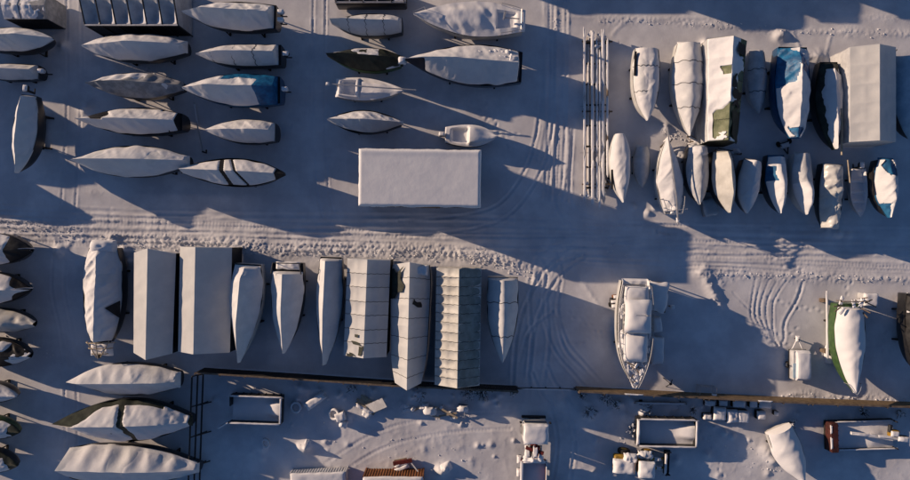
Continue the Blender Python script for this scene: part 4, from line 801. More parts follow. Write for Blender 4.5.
# ================================================================== the big yacht
def yacht():
    def zf(T, V, X, Y, hw):
        z = .08 + .1 * (1 - V ** 2)
        z = z + .34 * sstep(.90, .96, np.abs(V)) - .03
        z = z - .5 * sstep(.03, .05, T) * (1 - sstep(.15, .17, T)) * (1 - sstep(.72, .8, np.abs(V)))
        z = z + .55 * np.maximum(0, fbm(X * 1.7, Y * 1.7, 77) - .02) * sstep(.68, .74, T) * (1 - sstep(.8, .95, np.abs(V)))
        return z + .05 * fbm(X * 1.2, Y * 1.2, 5)
    b = boat('big white motor yacht with a stepped snow covered cabin and cluttered foredeck', (632, 386), (635, 281), 35, 2.4, hull=HWHITE, cover=SNOW, zfun=zf, st=.78, tm=.35, pw=2.7, skirt=.12, wr=.03, sheer=.7, cat='yacht', name='motor_yacht', n=120, cname='snowy_deck', group=None)
    L, hw = DIM[b.name]
    c = MB().box((-.16 * L, 0, 3.15), (2.9, hw * 1.36, 1.45), bev=.2).build('cabin', HWHITE, b)
    mb = MB()
    for sy in (-1, 1):
        for k in range(3): mb.box((-.16 * L - .9 + k * .9, sy * hw * .685, 3.35), (.7, .03, .5))
    for yy in (-.75, 0, .75): mb.box((-.16 * L + 1.45, yy * hw * .55, 3.4), (.04, hw * .36, .5))
    mb.build('window', GLASS, c)
    MB().pillow((-.18 * L, 0, 3.80), 3.1, hw * 1.5, .6, seed=3, rough=.13, p=3).build('snow_cap', SNOW, c)
    c = MB().box((.13 * L, 0, 2.85), (2.4, hw * 1.15, .9), bev=.2).build('coach_roof', HWHITE, b)
    MB().pillow((.12 * L, 0, 3.24), 2.7, hw * 1.35, .55, seed=5.6, rough=.12, p=3).build('snow_cap', SNOW, c)
    c = MB().box((-.37 * L, 0, 2.75), (1.5, hw * 1.2, .7), bev=.15).build('aft_cabin', HWHITE, b)
    MB().pillow((-.37 * L, 0, 3.06), 1.7, hw * 1.35, .4, seed=9, rough=.15, p=3).build('snow_cap', SNOW, c)
    mb = MB(); tl = np.linspace(.04, .985, 22)
    for sy in (-1, 1):
        pts = [((t - .5) * L, sy * float(plan(t, .78, .35, 2.7)) * hw * .96, 2.4 + .7 * t ** 3 + 1.0) for t in tl]
        mb.tube(pts, .035, n=6); mb.tube([(p[0], p[1], p[2] - .45) for p in pts], .022, n=5)
        for p in pts[::2]: mb.tube([(p[0], p[1], p[2] - 1.0), p], .028, n=5)
    mb.tube([(-.46 * L, -hw * .74, 3.4), (-.46 * L, hw * .74, 3.4)], .035).build('guard_rail', ALU, b)
    mb = MB(); rnd = random.Random(8)
    for k in range(34):
        t = rnd.uniform(.68, .97); w_ = float(plan(t, .78, .35, 2.7)) * hw * .8
        mb.pillow(((t - .5) * L, rnd.uniform(-w_, w_), 2.5 + .7 * t ** 3), rnd.uniform(.3, .8), rnd.uniform(.2, .4), rnd.uniform(.12, .4), rz=rnd.uniform(-.6, 1.4), seed=k, n=9, rough=.5)
    for k in range(18):
        sy = rnd.choice((-1, 1)); t = rnd.uniform(.08, .7)
        mb.pillow(((t - .5) * L, sy * hw * rnd.uniform(.66, .82), 2.55), rnd.uniform(.5, 1.3), rnd.uniform(.3, .5), rnd.uniform(.2, .6), rz=rnd.uniform(-.2, .2), seed=k + 40, n=9, rough=.5)
    mb.pillow((-.015 * L, 0, 2.9), 1.3, hw * 1.3, .7, seed=3, rough=.3, p=3).pillow((-.30 * L, 0, 2.7), 1.0, hw * 1.2, .9, seed=13, rough=.4, p=3)
    mb.build('snow_lumps', SNOW, b)
    mb = MB()
    for k in range(8):
        t = rnd.uniform(.68, .95); w_ = float(plan(t, .78, .35, 2.7)) * hw * .7
        mb.bar(((t - .5) * L, rnd.uniform(-w_, w_), 2.75 + .7 * t ** 3), ((t - .5) * L + rnd.uniform(-.6, .6), rnd.uniform(-w_, w_), 2.9 + .7 * t ** 3), .08)
    mb.build('deck_gear', WOOD, b)
    MB().tube([(-.20 * L, hw * .3, 3.9), (-.20 * L, hw * .3, 5.2)], .06).tube([(-.20 * L, -.5, 4.9), (-.20 * L, .9, 4.9)], .04).build('radar_mast', ALU, b)
yacht()
def put(px, py, z=0): return P(px, py, z)
# platform, covered pallet and tank beside the yacht
x, y = P(658, 297, 1.6); r = thing('boarding_platform', 'snow topped boarding platform at the stern quarter of the motor yacht', 'platform', (x, y, 0), -.14)
MB().box((0, 0, 1.42), (1.9, 2.9, .12)).build('deck', WOOD, r)
for sx in (-.85, .85):
    for sy in (-1.35, 1.35): MB().bar((sx, sy, 0), (sx, sy, 1.37), .1).build('leg', WOOD, r)
MB().pillow((0, 0, 1.46), 1.95, 2.95, .32, seed=2, rough=.25).build('snow_cap', SNOW, r)
x, y = P(656, 324, .6); r = thing('oil_tank', 'round white tank with a snow dome beside the motor yacht', 'tank', (x, y, 0), .1)
MB().cyl((0, 0, .75), .42, 1.5, 'Y', 18, .08).build('tank', HWHITE, r); MB().box((0, .45, .2), (.7, .12, .4)).box((0, -.45, .2), (.7, .12, .4)).build('tank_foot', STEEL, r); MB().pillow((0, 0, .95), .9, 1.5, .42, seed=4).build('snow_cap', SNOW, r)
x, y = P(658, 351, .9); r = thing('covered_pallet', 'long flat grey covered pallet lying in the shade of the motor yacht', 'pallet', (x, y, 0), -.02)
MB().box((0, 0, .15), (1.2, 2.7, .2)).build('pallet_base', WOOD, r); MB().box((0, 0, .55), (1.25, 2.75, .62), bev=.1).build('cover', PALE, r); MB().pillow((0, 0, .82), 1.2, 2.7, .22, seed=6, rough=.2).build('snow_cap', SNOW, r)
x, y = P(669, 306); r = thing('snowy_post', 'short post with a cap of snow by the boarding platform', 'post', (x, y, 0)); MB().tube([(0, 0, 0), (0, 0, 1.0)], .07).build('shaft', WOOD, r); MB().pillow((0, 0, .95), .42, .42, .3, seed=4, n=10).build('snow_cap', SNOW, r)
x, y = P(615.5, 303, 1.0); r = thing('compressor', 'small dark machine with white caps of snow on the road side of the yacht', 'machine', (x, y, 0), .1)
MB().box((0, 0, .55), (.8, 1.0, .7), bev=.08).build('body', STEEL, r); MB().box((.1, .62, .7), (.5, .3, .8), bev=.05).build('engine', RUST, r)
mb = MB().pillow((0, -.3, .88), .8, .38, .25, seed=1, n=9).pillow((-.1, .15, .88), .6, .3, .25, seed=2, n=9).pillow((.1, .62, 1.08), .5, .32, .2, seed=3, n=9); mb.build('snow_cap', SNOW, r)
for sx in (-.42, .42): MB().cyl((sx, -.2, .22), .22, .14, 'X', 14).build('wheel', RUBBER, r)
x, y = P(668, 382, .3); r = thing('tripod_stand', 'small dark tripod stand by the fence below the yacht', 'stand', (x, y, 0), .3)
for a in (0, 2.1, 4.2): MB().bar((.55 * math.cos(a), .55 * math.sin(a), 0), (0, 0, 1.1), .06).build('leg', STEEL, r)
MB().box((0, 0, 1.12), (.25, .25, .06)).build('top_plate', STEEL, r)
# trailer
x, y = P(800.5, 365, 1.1); r = thing('box_trailer', 'small covered box trailer with an A shaped drawbar', 'trailer', (x, y, 0))
MB().box((0, 0, .5), (1.7, 2.9, .12)).build('chassis', STEEL, r); MB().box((0, 0, .95), (1.65, 2.85, .8), bev=.06).build('body', PALE, r)
MB().box((-.55, -.5, 1.35), (.6, 1.4, .1)).build('side_panel', LBLUE, r)
MB().pillow((.12, 0, 1.33), 1.45, 2.9, .42, seed=4, rough=.12, p=7).build('snow_cap', SNOW, r)
for sx in (-1, 1): 
    w = MB().cyl((sx * .92, -.1, .32), .32, .2, 'X', 18, .04).build('wheel', RUBBER, r); MB().cyl((sx * 1.0, -.1, .32), .17, .06, 'X', 14).build('rim', ALU, w)
MB().bar((-.55, 1.4, .5), (0, 2.5, .52), .09).bar((.55, 1.4, .5), (0, 2.5, .52), .09).build('drawbar', PALE, r); MB().tube([(0, 2.45, 0), (0, 2.45, .9)], .07).build('jockey_wheel', STEEL, r)
MB().pillow((0, 2.5, .55), .4, .6, .25, seed=2, n=9).pillow((-.28, 1.95, .53), .12, 1.0, .08, rz=-.46, n=9).pillow((.28, 1.95, .53), .12, 1.0, .08, rz=.46, n=9).build('drawbar_snow', SNOW, r)
x, y = P(871, 300, 1.2); r = thing('covered_crate', 'white sheeted crate beside the green boat stern frame', 'crate', (x, y, 0), -.05)
MB().box((0, 0, .6), (1.35, 1.25, 1.1), bev=.06).build('body', PALE, r); MB().pillow((0, 0, 1.13), 1.4, 1.3, .3, seed=3, rough=.15, p=6).build('snow_cap', SNOW, r)
# small dinghy lying against green hull, keel up
x, y = P(832, 352, .5); r = thing('upturned_dinghy', 'small upturned dinghy between the lying mast and the green hulled boat', 'dinghy', (x, y, 0), PI / 2)
t = np.linspace(0, 1, 16); v = np.linspace(-1, 1, 11); T, V = np.meshgrid(t, v, indexing='ij'); wv = plan(T, .75, .4, 2.2) * .55
grid('hull', (T - .5) * 2.3, V * wv, .62 * np.sqrt(np.clip(1 - V ** 2, 0, 1)) * plan(T, .85, .4, 2.0) + .05, SNOW, r)

# ================================================================== fences
def fence(lab, pts, h, bw=.14, open_=False, name='board_fence', m=BROWN, capp=.08):
    W = [Vector((*P(*p), 0)) for p in pts]
    r = thing(name, lab, 'fence', W[0], 0, 'board fences between the two yards')
    mb = MB(); rl = MB(); posts = []; acc = 0; rnd = random.Random(2); sn = MB()
    for a, b in zip(W[:-1], W[1:]):
        a = a - W[0]; b = b - W[0]; d = b - a; Ls = d.length; u = d / Ls; nrm = Vector((-u.y, u.x, 0)); an = math.atan2(d.y, d.x)
        k = int(Ls / (bw + .012))
        for i in range(k):
            p = a + u * (i + .5) * Ls / k; hh = h + rnd.uniform(-.03, .03)
            mb.box((p.x, p.y, hh / 2 + .05), (bw, .03, hh - .1), rz=an)
        for zz in (.4, h * .55, h - .3): rl.bar(a + Vector((0, 0, zz)) - nrm * .05, b + Vector((0, 0, zz)) - nrm * .05, .05, .09)
        q = int(Ls / 2.4)
        for i in range(q + 1): posts.append((a + u * min(i * 2.4, Ls)) - nrm * .14)
        rl.bar(a + Vector((0, 0, h + .02)), b + Vector((0, 0, h + .02)), .16, .05)
        i = 0
        while i < Ls:
            s_ = rnd.uniform(.5, 2.4)
            if rnd.random() < capp:
                p = a + u * min(i + s_ / 2, Ls); sn.pillow((p.x, p.y, h + .03), s_, .15, .08, rz=an, seed=i, n=9, rough=.5)
            i += s_
    mb.build('board_panel', m, r); rl.build('rail', WOOD, r); sn.build('snow_cap', SNOW, r)
    for p in posts: MB().box((p.x, p.y, h / 2 + .02), (.1, .1, h)).build('post', WOOD, r)
fence('timber board fence darkened for shade behind the tent row, from the pipe barrier to the gateway', [(205, 367.5), (300, 373.5), (395, 380), (516, 385.5)], 2.6, m=DWOOD)  # same timber as the other fence; dark boards paint the tents' shade
fence('brown timber board fence catching sun along its top, from the gateway past the motor yacht', [(575, 386), (700, 392.5), (800, 397.5), (935, 402.5)], 2.4)
A = P(517, 386.5); B = P(574, 387.5); r = thing('swing_gate', 'low dark pipe gate closing the gap between the two board fences', 'gate', ((A[0] + B[0]) / 2, (A[1] + B[1]) / 2, 0), -.02)
Lg = B[0] - A[0]
for k in range(5): MB().tube([(-Lg / 2 + Lg * k / 4, 0, 0), (-Lg / 2 + Lg * k / 4, 0, 1.0)], .06).build('post', STEEL, r)
MB().tube([(-Lg / 2, 0, 1.0), (Lg / 2, 0, 1.0)], .06).build('top_rail', STEEL, r); MB().tube([(-Lg / 2, 0, .5), (Lg / 2, 0, .5)], .05).build('middle_rail', STEEL, r)
MB().pillow((0, 0, 1.04), Lg * .9, .13, .07, n=9, rough=.5).build('snow_cap', SNOW, r)
# pipe barrier
x, y = P(204, 372); x2, y2 = P(199, 520); r = thing('pipe_barrier', 'dark pipe barrier of three long rails closing the lower yard', 'barrier', (x, y, 0))
dx, dy = x2 - x, y2 - y
for k in range(6):
    t = k / 5; p = Vector((dx * t, dy * t, 0))
    MB().bar(p + Vector((.5, 0, 0)), p + Vector((-.35, 0, 2.1)), .10).bar(p + Vector((.9, 0, 0)), p + Vector((.0, 0, 1.5)), .10).build('post', STEEL, r)
for j, (ox, z) in enumerate(((-.35, 2.1), (-.05, 1.45), (.25, .85))): MB().tube([(ox, 0, z), (dx + ox, dy, z)], .085).build('pipe_rail', STEEL, r)

# ================================================================== skips, flat rack, machines in the lower yard
def skip(lab, px0, px1, py0, py1, z, open_left, rot=0.0, m=STEEL, ramp=True):
    x0, y1 = P(px0, py0, z); x1, y0 = P(px1, py1, z); cx, cy, lx, ly = (x0 + x1) / 2, (y0 + y1) / 2, x1 - x0, y1 - y0
    r = thing('waste_skip', lab, 'skip', (cx, cy, 0), rot, 'open steel skips in the lower yard')
    MB().box((0, 0, .2), (lx - .1, ly - .1, .16)).build('floor', m, r)
    for sy in (-1, 1):
        w = MB().box((0, sy * (ly / 2 - .05), z / 2 + .1), (lx, .08, z - .2)).build('side_wall', m, r)
        mb = MB()
        for k in range(7): mb.box((-lx / 2 + .3 + k * (lx - .6) / 6, sy * (ly / 2 + .02), z / 2 + .05), (.09, .08, z - .25))
        mb.build('rib', m, w)
        MB().tube([(-lx / 2, sy * (ly / 2 - .05), z), (lx / 2, sy * (ly / 2 - .05), z)], .07).build('rim', m, w)
        MB().pillow((0, sy * (ly / 2 - .05), z + .05), lx, .17, .11, seed=sy + lx, n=9, rough=.4).build('snow_cap', SNOW, w)
    e = MB().box((lx / 2 - .05, 0, z / 2 + .1), (.08, ly - .12, z - .2)).build('end_wall', m, r)
    MB().tube([(lx / 2 - .05, -ly / 2 + .1, z), (lx / 2 - .05, ly / 2 - .1, z)], .07).build('rim', m, e); MB().pillow((lx / 2 - .05, 0, z + .05), .2, ly, .12, seed=5, n=9, rough=.3).build('snow_cap', SNOW, e)
    if open_left:
        d = MB().bar((-lx / 2, ly / 2 - .05, z * .55), (-lx / 2 + .05, ly / 2 - 1.1, z * .55), .07, z * .8).bar((-lx / 2, -ly / 2 + .05, z * .6), (-lx / 2 - 1.1, -ly / 2 - .6, z * .6), .06, z * .7).build('end_door', m, r)
        MB().pillow((-lx / 2 - .55, -ly / 2 - .28, z * .95), 1.3, .14, .12, rz=.56, n=9).build('snow_cap', SNOW, d)
    else:
        d = MB().box((-lx / 2 + .05, 0, z / 2 + .1), (.08, ly - .12, z - .2)).build('end_wall', m, r); MB().pillow((-lx / 2 + .05, 0, z - .12), .3, ly, .25, seed=8, rough=.5).build('snow_cap', SNOW, d)
    n, k_ = 40, 24
    X, Y = np.meshgrid(np.linspace(-lx / 2 + .1, lx / 2 - .1, n), np.linspace(-ly / 2 + .1, ly / 2 - .1, k_), indexing='ij')
    Z = .5 + .05 * fbm(X, Y, lx) + (z - .75) * sstep(lx / 2 - 2.2, lx / 2 - .3, X) * (1 - sstep(.35, .95, np.abs(Y) / (ly / 2 - .1) * (1.0 + (lx / 2 - X) * .25)))
    grid('snow_fill', X, Y, Z, SNOW, r)
    return r
skip('open skip with a swung out door and a wedge of snow at its closed end', 229, 281, 396, 424, 1.35, True, -.035)
skip('open skip closed at both ends, beside the snowed in wheel loader', 638, 697, 419, 447, 1.3, False, -.02)

def flatrack():
    z = .9; x0, y1 = P(828, 421, z); x1, y0 = P(896, 450, z); cx, cy, lx, ly = (x0 + x1) / 2, (y0 + y1) / 2, x1 - x0, y1 - y0
    r = thing('drop_side_container', 'low flat container with a dark red end board, carrying a crane boom', 'container', (cx, cy, 0), .03)
    MB().box((0, 0, .3), (lx, ly, .25)).build('floor', DWOOD, r)
    e = MB().box((-lx / 2 + .35, 0, .95), (.7, ly, 1.1), bev=.05).build('end_board', DRED, r)
    mb = MB()
    for k in range(6): mb.box((-lx / 2 + .72, -ly / 2 + .25 + k * (ly - .5) / 5, .95), (.06, .1, 1.0))
    mb.build('end_rib', DRED, e)
    MB().pillow((-lx / 2 + .03, .85, 1.45), .2, 1.0, .16, n=9, rough=.5).pillow((-lx / 2 + .03, -.5, 1.45), .2, 1.3, .12, n=9, seed=3, rough=.5).pillow((-lx / 2 + .8, -.3, .9), .25, 1.2, .3, n=9, seed=5, rough=.5).build('snow_cap', SNOW, e)
    for sy in (-1, 1):
        s_ = MB().box((.3, sy * (ly / 2 - .04), .62), (lx - .7, .07, .42)).build('side_rail', STEEL, r); MB().pillow((.3, sy * (ly / 2 - .04), .82), lx - .7, .14, .1, n=9, seed=sy, rough=.5).build('snow_cap', SNOW, s_)
    for sy in (-1, 1): MB().tube([(lx / 2 - .1, sy * (ly / 2 - .1), .3), (lx / 2 - .1, sy * (ly / 2 - .1), 1.3)], .07).build('corner_post', STEEL, r)
    X, Y = np.meshgrid(np.linspace(-lx / 2 + .7, lx / 2 - .05, 36), np.linspace(-ly / 2 + .1, ly / 2 - .1, 18), indexing='ij')
    grid('snow_fill', X, Y, .52 + .05 * fbm(X, Y, 4) + .25 * np.exp(-((X - 1.2) ** 2 + (Y + .4) ** 2) / .8), SNOW, r)
    x, y = P(880, 437, 1.5); c = thing('crane_boom', 'white knuckle crane boom with a yellow hinge, lying on the flat container', 'crane boom', (x, y, 1.05), -.10)
    MB().bar((-2.7, .05, .22), (2.4, -.05, .35), .26, .3).build('boom', WHITE, c); MB().bar((-.8, .1, .3), (2.7, .0, .62), .2, .22).build('jib', PALE, c)
    MB().box((1.45, .45, .2), (.9, .7, .65), bev=.08).build('hinge', YELLOW, c); MB().cyl((1.0, .9, .3), .2, .7, 'Y', 14).build('winch', STEEL, c); MB().box((2.3, .1, .35), (.8, .5, .5), bev=.05).build('counter_block', STEEL, c)
    MB().pillow((-.9, .05, .36), 3.5, .3, .12, n=9, rough=.5).pillow((1.4, .45, .5), .8, .55, .2, n=9, seed=3).pillow((2.2, .05, .62), 1.1, .5, .2, n=9, seed=6).pillow((.6, .07, .5), 1.6, .25, .1, n=9, seed=7).build('snow_cap', SNOW, c)
flatrack()

def truck():
    x, y = P(533.5, 458, 1.2); r = thing('crane_truck', 'snow capped truck with a folded loading crane behind its cab', 'truck', (x, y, 0), -.02)
    MB().box((0, -.4, .75), (.9, 8.4, .3)).build('chassis', STEEL, r)
    c = MB().box((0, 2.85, 1.75), (2.4, 1.9, 2.0), bev=.16).build('cab', HWHITE, r)
    MB().add([(-1.1, 3.82, 1.75), (1.1, 3.82, 1.75), (1.05, 3.76, 2.55), (-1.05, 3.76, 2.55)], [(0, 1, 2, 3)]).box((0, 3.80, 2.1), (2.1, .05, .8)).build('windshield', GLASS, c)
    for sx in (-1, 1):
        MB().box((sx * 1.21, 3.0, 2.1), (.03, .9, .65)).build('side_window', GLASS, c); MB().box((sx * 1.42, 3.75, 2.15), (.22, .12, .5), bev=.04).build('mirror', STEEL, c); MB().box((sx * .85, 3.82, 1.0), (.4, .06, .2)).build('headlight', ALU, c)
    MB().pillow((0, 2.8, 2.72), 2.4, 1.95, .42, seed=2, rough=.12, p=7).build('snow_cap', SNOW, c)
    MB().box((0, 3.9, .65), (2.4, .25, .4), bev=.06).build('bumper', STEEL, r)
    k = MB().tube([(.1, 1.2, .9), (.1, 1.2, 2.3)], .28, n=12).bar((-.9, 1.35, 2.2), (.8, .9, 2.5), .3).bar((.4, .6, 1.9), (-.3, 1.6, 2.1), .25).bar((.2, .3, 2.2), (.35, 1.6, 2.4), .22).build('loading_crane', RED, r)
    MB().tube([(-.6, .4, 1.8), (-.55, 1.6, 2.3)], .1).tube([(-.25, .4, 2.3), (-.1, 1.6, 2.4)], .08).tube([(.65, .5, 1.6), (.6, 1.5, 2.1)], .1).build('hydraulic_ram', PALE, k)
    MB().pillow((-.7, .9, 1.9), .5, 1.1, .3, seed=4, n=10, rough=.6).pillow((.5, .5, 2.3), .4, .9, .3, seed=9, n=10, rough=.6).pillow((-.1, .15, 1.9), 2.0, .55, .5, seed=6, n=12, rough=.4).pillow((0, 1.0, 2.6), .4, 1.0, .15, n=9, seed=7, rough=.5).build('crane_snow', SNOW, k)
    b = MB().box((0, -2.9, 1.1), (2.3, 5.6, .14)).build('cargo_bed', STEEL, r)
    for sx in (-1, 1):
        w = MB().box((sx * 1.19, -2.9, 1.5), (.06, 5.6, .75)).build('side_board', RED, b); MB().pillow((sx * 1.19, -2.9, 1.86), .12 if sx > 0 else .3, 5.6, .1 if sx > 0 else .2, n=9, seed=sx, rough=.4).build('snow_cap', SNOW, w)
    MB().box((0, -.1, 1.6), (2.3, .08, .9)).build('front_board', RED, b); MB().pillow((0, -.1, 2.02), 2.2, .25, .16, n=9, seed=3, rough=.4).build('front_snow', SNOW, b)
    X, Y = np.meshgrid(np.linspace(-1.15, 1.15, 14), np.linspace(-5.6, -.15, 30), indexing='ij'); grid('snow_fill', X, Y, 1.25 + .04 * fbm(X, Y, 3), SNOW, b)
    for sx in (-1, 1):
        for yy in (2.6, -3.0, -4.3):
            w = MB().cyl((sx * 1.05, yy, .5), .5, .32, 'X', 22, .06).build('wheel', RUBBER, r); MB().cyl((sx * 1.2, yy, .5), .26, .08, 'X', 16).build('rim', ALU, w)
    for yy in (-.2, -1.5): MB().box((-1.3, yy, .8), (.42, .7, .5), bev=.1).build('tool_box', STEEL, r); MB().pillow((-1.36, yy, 1.0), .5, .8, .4, n=10, seed=yy, rough=.2).build('tool_box_snow', SNOW, r)
truck()

def loader():
    x, y = P(638, 463, 1.2); r = thing('wheel_loader', 'yellow wheel loader buried under thick pillows of snow with its bucket raised', 'loader', (x, y, 0), -.05)
    MB().box((-1.4, 0, 1.15), (2.0, 1.5, .9), bev=.12).build('engine_cover', YELLOW, r); MB().pillow((-1.45, -.25, 1.56), 2.15, 1.45, .55, seed=3, rough=.2, p=6).pillow((-.9, .55, 1.5), 1.3, 1.0, .6, seed=5, rough=.3).build('snow_cap', SNOW, r)
    c = MB().box((.55, -.2, 1.75), (1.4, 1.4, 1.4), bev=.1).build('cab', YELLOW, r); MB().box((1.26, -.2, 1.95), (.04, 1.2, .7)).box((.55, .51, 1.95), (1.1, .04, .7)).box((.55, -.91, 1.95), (1.1, .04, .7)).build('window', GLASS, c); MB().pillow((.5, -.2, 2.42), 1.62, 1.6, .5, seed=6, rough=.15, p=6).build('snow_cap', SNOW, c)
    MB().box((.7, .8, .95), (1.3, .55, .5), bev=.1).build('fender', YELLOW, r); MB().pillow((.65, .8, 1.18), 1.5, .85, .4, seed=9, rough=.4).build('fender_snow', SNOW, r)
    for sy in (-.45, .45): MB().bar((1.0, sy, 1.3), (2.6, sy, .75), .18, .25).build('lift_arm', YELLOW, r)
    b = MB().box((2.85, 0, .7), (.1, 2.3, 1.0)).box((3.1, 0, .25), (.6, 2.3, .08)).box((3.05, 1.12, .65), (.5, .06, .8)).box((3.05, -1.12, .65), (.5, .06, .8)).build('bucket', STEEL, r); MB().pillow((2.75, 0, 1.15), .25, 2.3, .14, n=9, rough=.4).pillow((1.9, .45, 1.1), .7, .35, .2, n=9, seed=2, rough=.5).pillow((2.1, -.45, 1.05), .5, .35, .2, n=9, seed=3, rough=.5).build('snow_cap', SNOW, b)
    for sx in (-1.3, 1.0):
        for sy in (-1, 1):
            w = MB().cyl((sx, sy * .95, .6), .6, .42, 'Y', 22, .08).build('wheel', RUBBER, r); MB().cyl((sx, sy * 1.15, .6), .3, .08, 'Y', 16).build('rim', YELLOW, w)
loader()

# shipping containers at the bottom edge
def container(lab, px0, px1, py0, z, ly, m, rz=0.0, corr=True):
    x0, y1 = P(px0, py0, z); x1, _ = P(px1, py0, z); lx = x1 - x0
    r = thing('shipping_container', lab, 'container', ((x0 + x1) / 2, y1 - ly / 2, 0), rz, None)
    n = int(lx / .13) * 2; xs = np.linspace(-lx / 2, lx / 2, n + 1)
    for sy, f in ((1, False), (-1, True)):
        off = np.array([.05 if (k // 2) % 2 else 0 for k in range(n + 1)])
        X = np.stack([xs, xs], 1); Y = np.stack([sy * (ly / 2 - off)] * 2, 1); Z = np.stack([np.full(n + 1, .15), np.full(n + 1, z - .08)], 1)
        grid('corrugated_side', X, Y, Z, m, r, flip=f, sharp=20)
    for sx in (-1, 1): MB().box((sx * (lx / 2 - .02), 0, z / 2 + .02), (.05, ly - .12, z - .25)).build('end_wall', m, r)
    mb = MB().box((0, 0, z - .05), (lx - .02, ly - .02, .08))
    for sx in (-1, 1):
        for sy in (-1, 1): mb.box((sx * (lx / 2 - .04), sy * (ly / 2 - .04), z / 2), (.14, .14, z + .01))
    mb.build('frame', m, r)
    MB().pillow((0, 0, z), lx + .04, ly + .02, .22, seed=lx, p=10, rough=.12, n=24).build('roof_snow', SNOW, r)
    return r
container('rusty orange corrugated container with snow on its roof and red junk beside it', 363, 423, 476.5, 2.4, 2.4, RUST, -.0)
container('long container with a fringe of snow along its roof, before the rusty one', 290, 346, 472.5, 1.5, 2.4, PALE, .03)
x, y = P(401, 465, .6); r = thing('red_beam', 'red steel beams with white edges dumped beside the rusty container', 'scrap', (x, y, 0), .18)
MB().box((.2, .25, .5), (1.9, .35, .3)).box((-.1, -.25, .35), (1.5, .3, .3), rz=.2).build('beam', RED, r); MB().box((0, 0, .17), (1.3, .9, .3)).build('bearer', WOOD, r)
MB().pillow((.1, .05, .5), 1.6, .3, .2, rz=.12, n=10, rough=.4).pillow((.0, -.35, .5), 1.5, .4, .2, rz=.2, seed=4, n=10).build('snow_cap', SNOW, r)
MB().bar((.7, .5, .3), (1.7, -1.0, 1.0), .12).build('ladder_rail', ALU, r)
# snow capped crates along the fence
crates = [(708, 417, .8, .55, .5, 'small snow capped crate at the skip end of the crate row'), (720.5, 414, 1.15, 1.25, .9, 'cube of snow on the widest crate, beside the small end crate'), (733, 416.5, 1.05, 1.2, .85, 'crate with a broken snow cap touching its twin'), (744, 417, 1.05, 1.15, .85, 'crate with a lumpy snow cap, next to the broken capped one'),
          (762, 415.5, .75, .8, .7, 'little rounded snow capped crate standing apart'), (777, 413.5, .35, .4, .5, 'tiny snow topped box, farthest from the skip'),
          (711, 403.5, 1.0, .55, .6, 'half buried crate against the fence behind the small end crate'), (724, 403.5, .8, .6, .6, 'half buried crate against the fence behind the widest crate'), (740, 404, 1.15, .75, .7, 'wide half buried crate against the fence behind the twins'), (754.5, 404, .7, .75, .7, 'narrow half buried crate against the fence'), (766, 404.5, 1.1, .8, .7, 'last half buried crate against the fence, behind the rounded one')]
for k, (px, py, lx, ly, h, lb) in enumerate(crates):
    x, y = P(px, py, h + .2); r = thing('storage_crate', lb, 'crate', (x, y, 0), random.uniform(-.06, .06), 'snow capped crates along the fence')
    MB().box((0, 0, h / 2), (lx, ly, h), bev=.02).build('body', DWOOD, r); mb = MB()
    for z_ in (.2, .5, .8): mb.box((0, ly / 2 + .012, h * z_), (lx * .98, .02, h * .2)).box((0, -ly / 2 - .012, h * z_), (lx * .98, .02, h * .2))
    mb.build('slats', WOOD, r); MB().pillow((0, 0, h - .01), lx * 1.05, ly * 1.05, .36 if k < 6 else .22, seed=k * 3.3, rough=.22 if k != 2 else .5, p=6).build('snow_cap', SNOW, r)
# sheeted box in the lower row
x, y = P(710.5, 207, .9); r = thing('covered_crate', 'pale sheeted crate standing askew between two boats of the lower row', 'crate', (x, y, 0), .22)
MB().box((0, 0, .45), (1.35, 1.7, .85), bev=.08).build('body', GREY, r); MB().pillow((0, 0, .86), 1.4, 1.75, .2, seed=2, p=6, rough=.2).build('snow_cap', PALE, r)
# tyres, rolls, planks and other leftovers
def tyre(lab, px, py, r_, tilt=.25):
    x, y = P(px, py, .2); r = thing('old_tyre', lab, 'tyre', (x, y, .12), 0, 'tyres lying in the snow')
    a = np.linspace(0, 2 * PI, 25)[:-1]; b = np.linspace(0, 2 * PI, 11)[:-1]; A, B = np.meshgrid(a, b, indexing='ij'); q = .22 * r_
    X = (r_ - q + q * np.cos(B)) * np.cos(A); Y = (r_ - q + q * np.cos(B)) * np.sin(A); Z = q * .9 * np.sin(B) + q + tilt * X
    v = np.stack([X.ravel(), Y.ravel(), Z.ravel()], 1).tolist(); f = [(i * 10 + j, ((i + 1) % 24) * 10 + j, ((i + 1) % 24) * 10 + (j + 1) % 10, i * 10 + (j + 1) % 10) for i in range(24) for j in range(10)]
    obj_from('rubber_ring', v, f, RUBBER, r)
    X = (r_ - q + q * 1.02 * np.cos(B)) * np.cos(A); Y = (r_ - q + q * 1.02 * np.cos(B)) * np.sin(A); Z = q * .95 * np.sin(B) + q + tilt * X + .07 * np.maximum(0, np.sin(B)) - .05 * (np.sin(B) < .25) + .03 * vnoise(X * 4, Y * 4, px)
    v = np.stack([X.ravel(), Y.ravel(), Z.ravel()], 1).tolist(); obj_from('snow_ring', v, f, SNOW, r)
tyre('snow filled tyre beside the open doored skip', 296, 407, .62, .1); tyre('tilted tyre leaning on a snowy block near the plank heap', 334, 414, .62, .35); tyre('dark tyre lifted out of the snow in the lower yard', 266, 443, .5, .6)
x, y = P(315, 401, .6); r = thing('tarpaulin_roll', 'thick roll of tarpaulin lying slanted under snow', 'roll', (x, y, 0), .62); MB().cyl((0, 0, .33), .33, 2.2, 'X', 16, .05).build('roll', PALE, r); MB().pillow((0, 0, .42), 2.3, .85, .4, seed=3, n=12).build('snow_cap', SNOW, r)
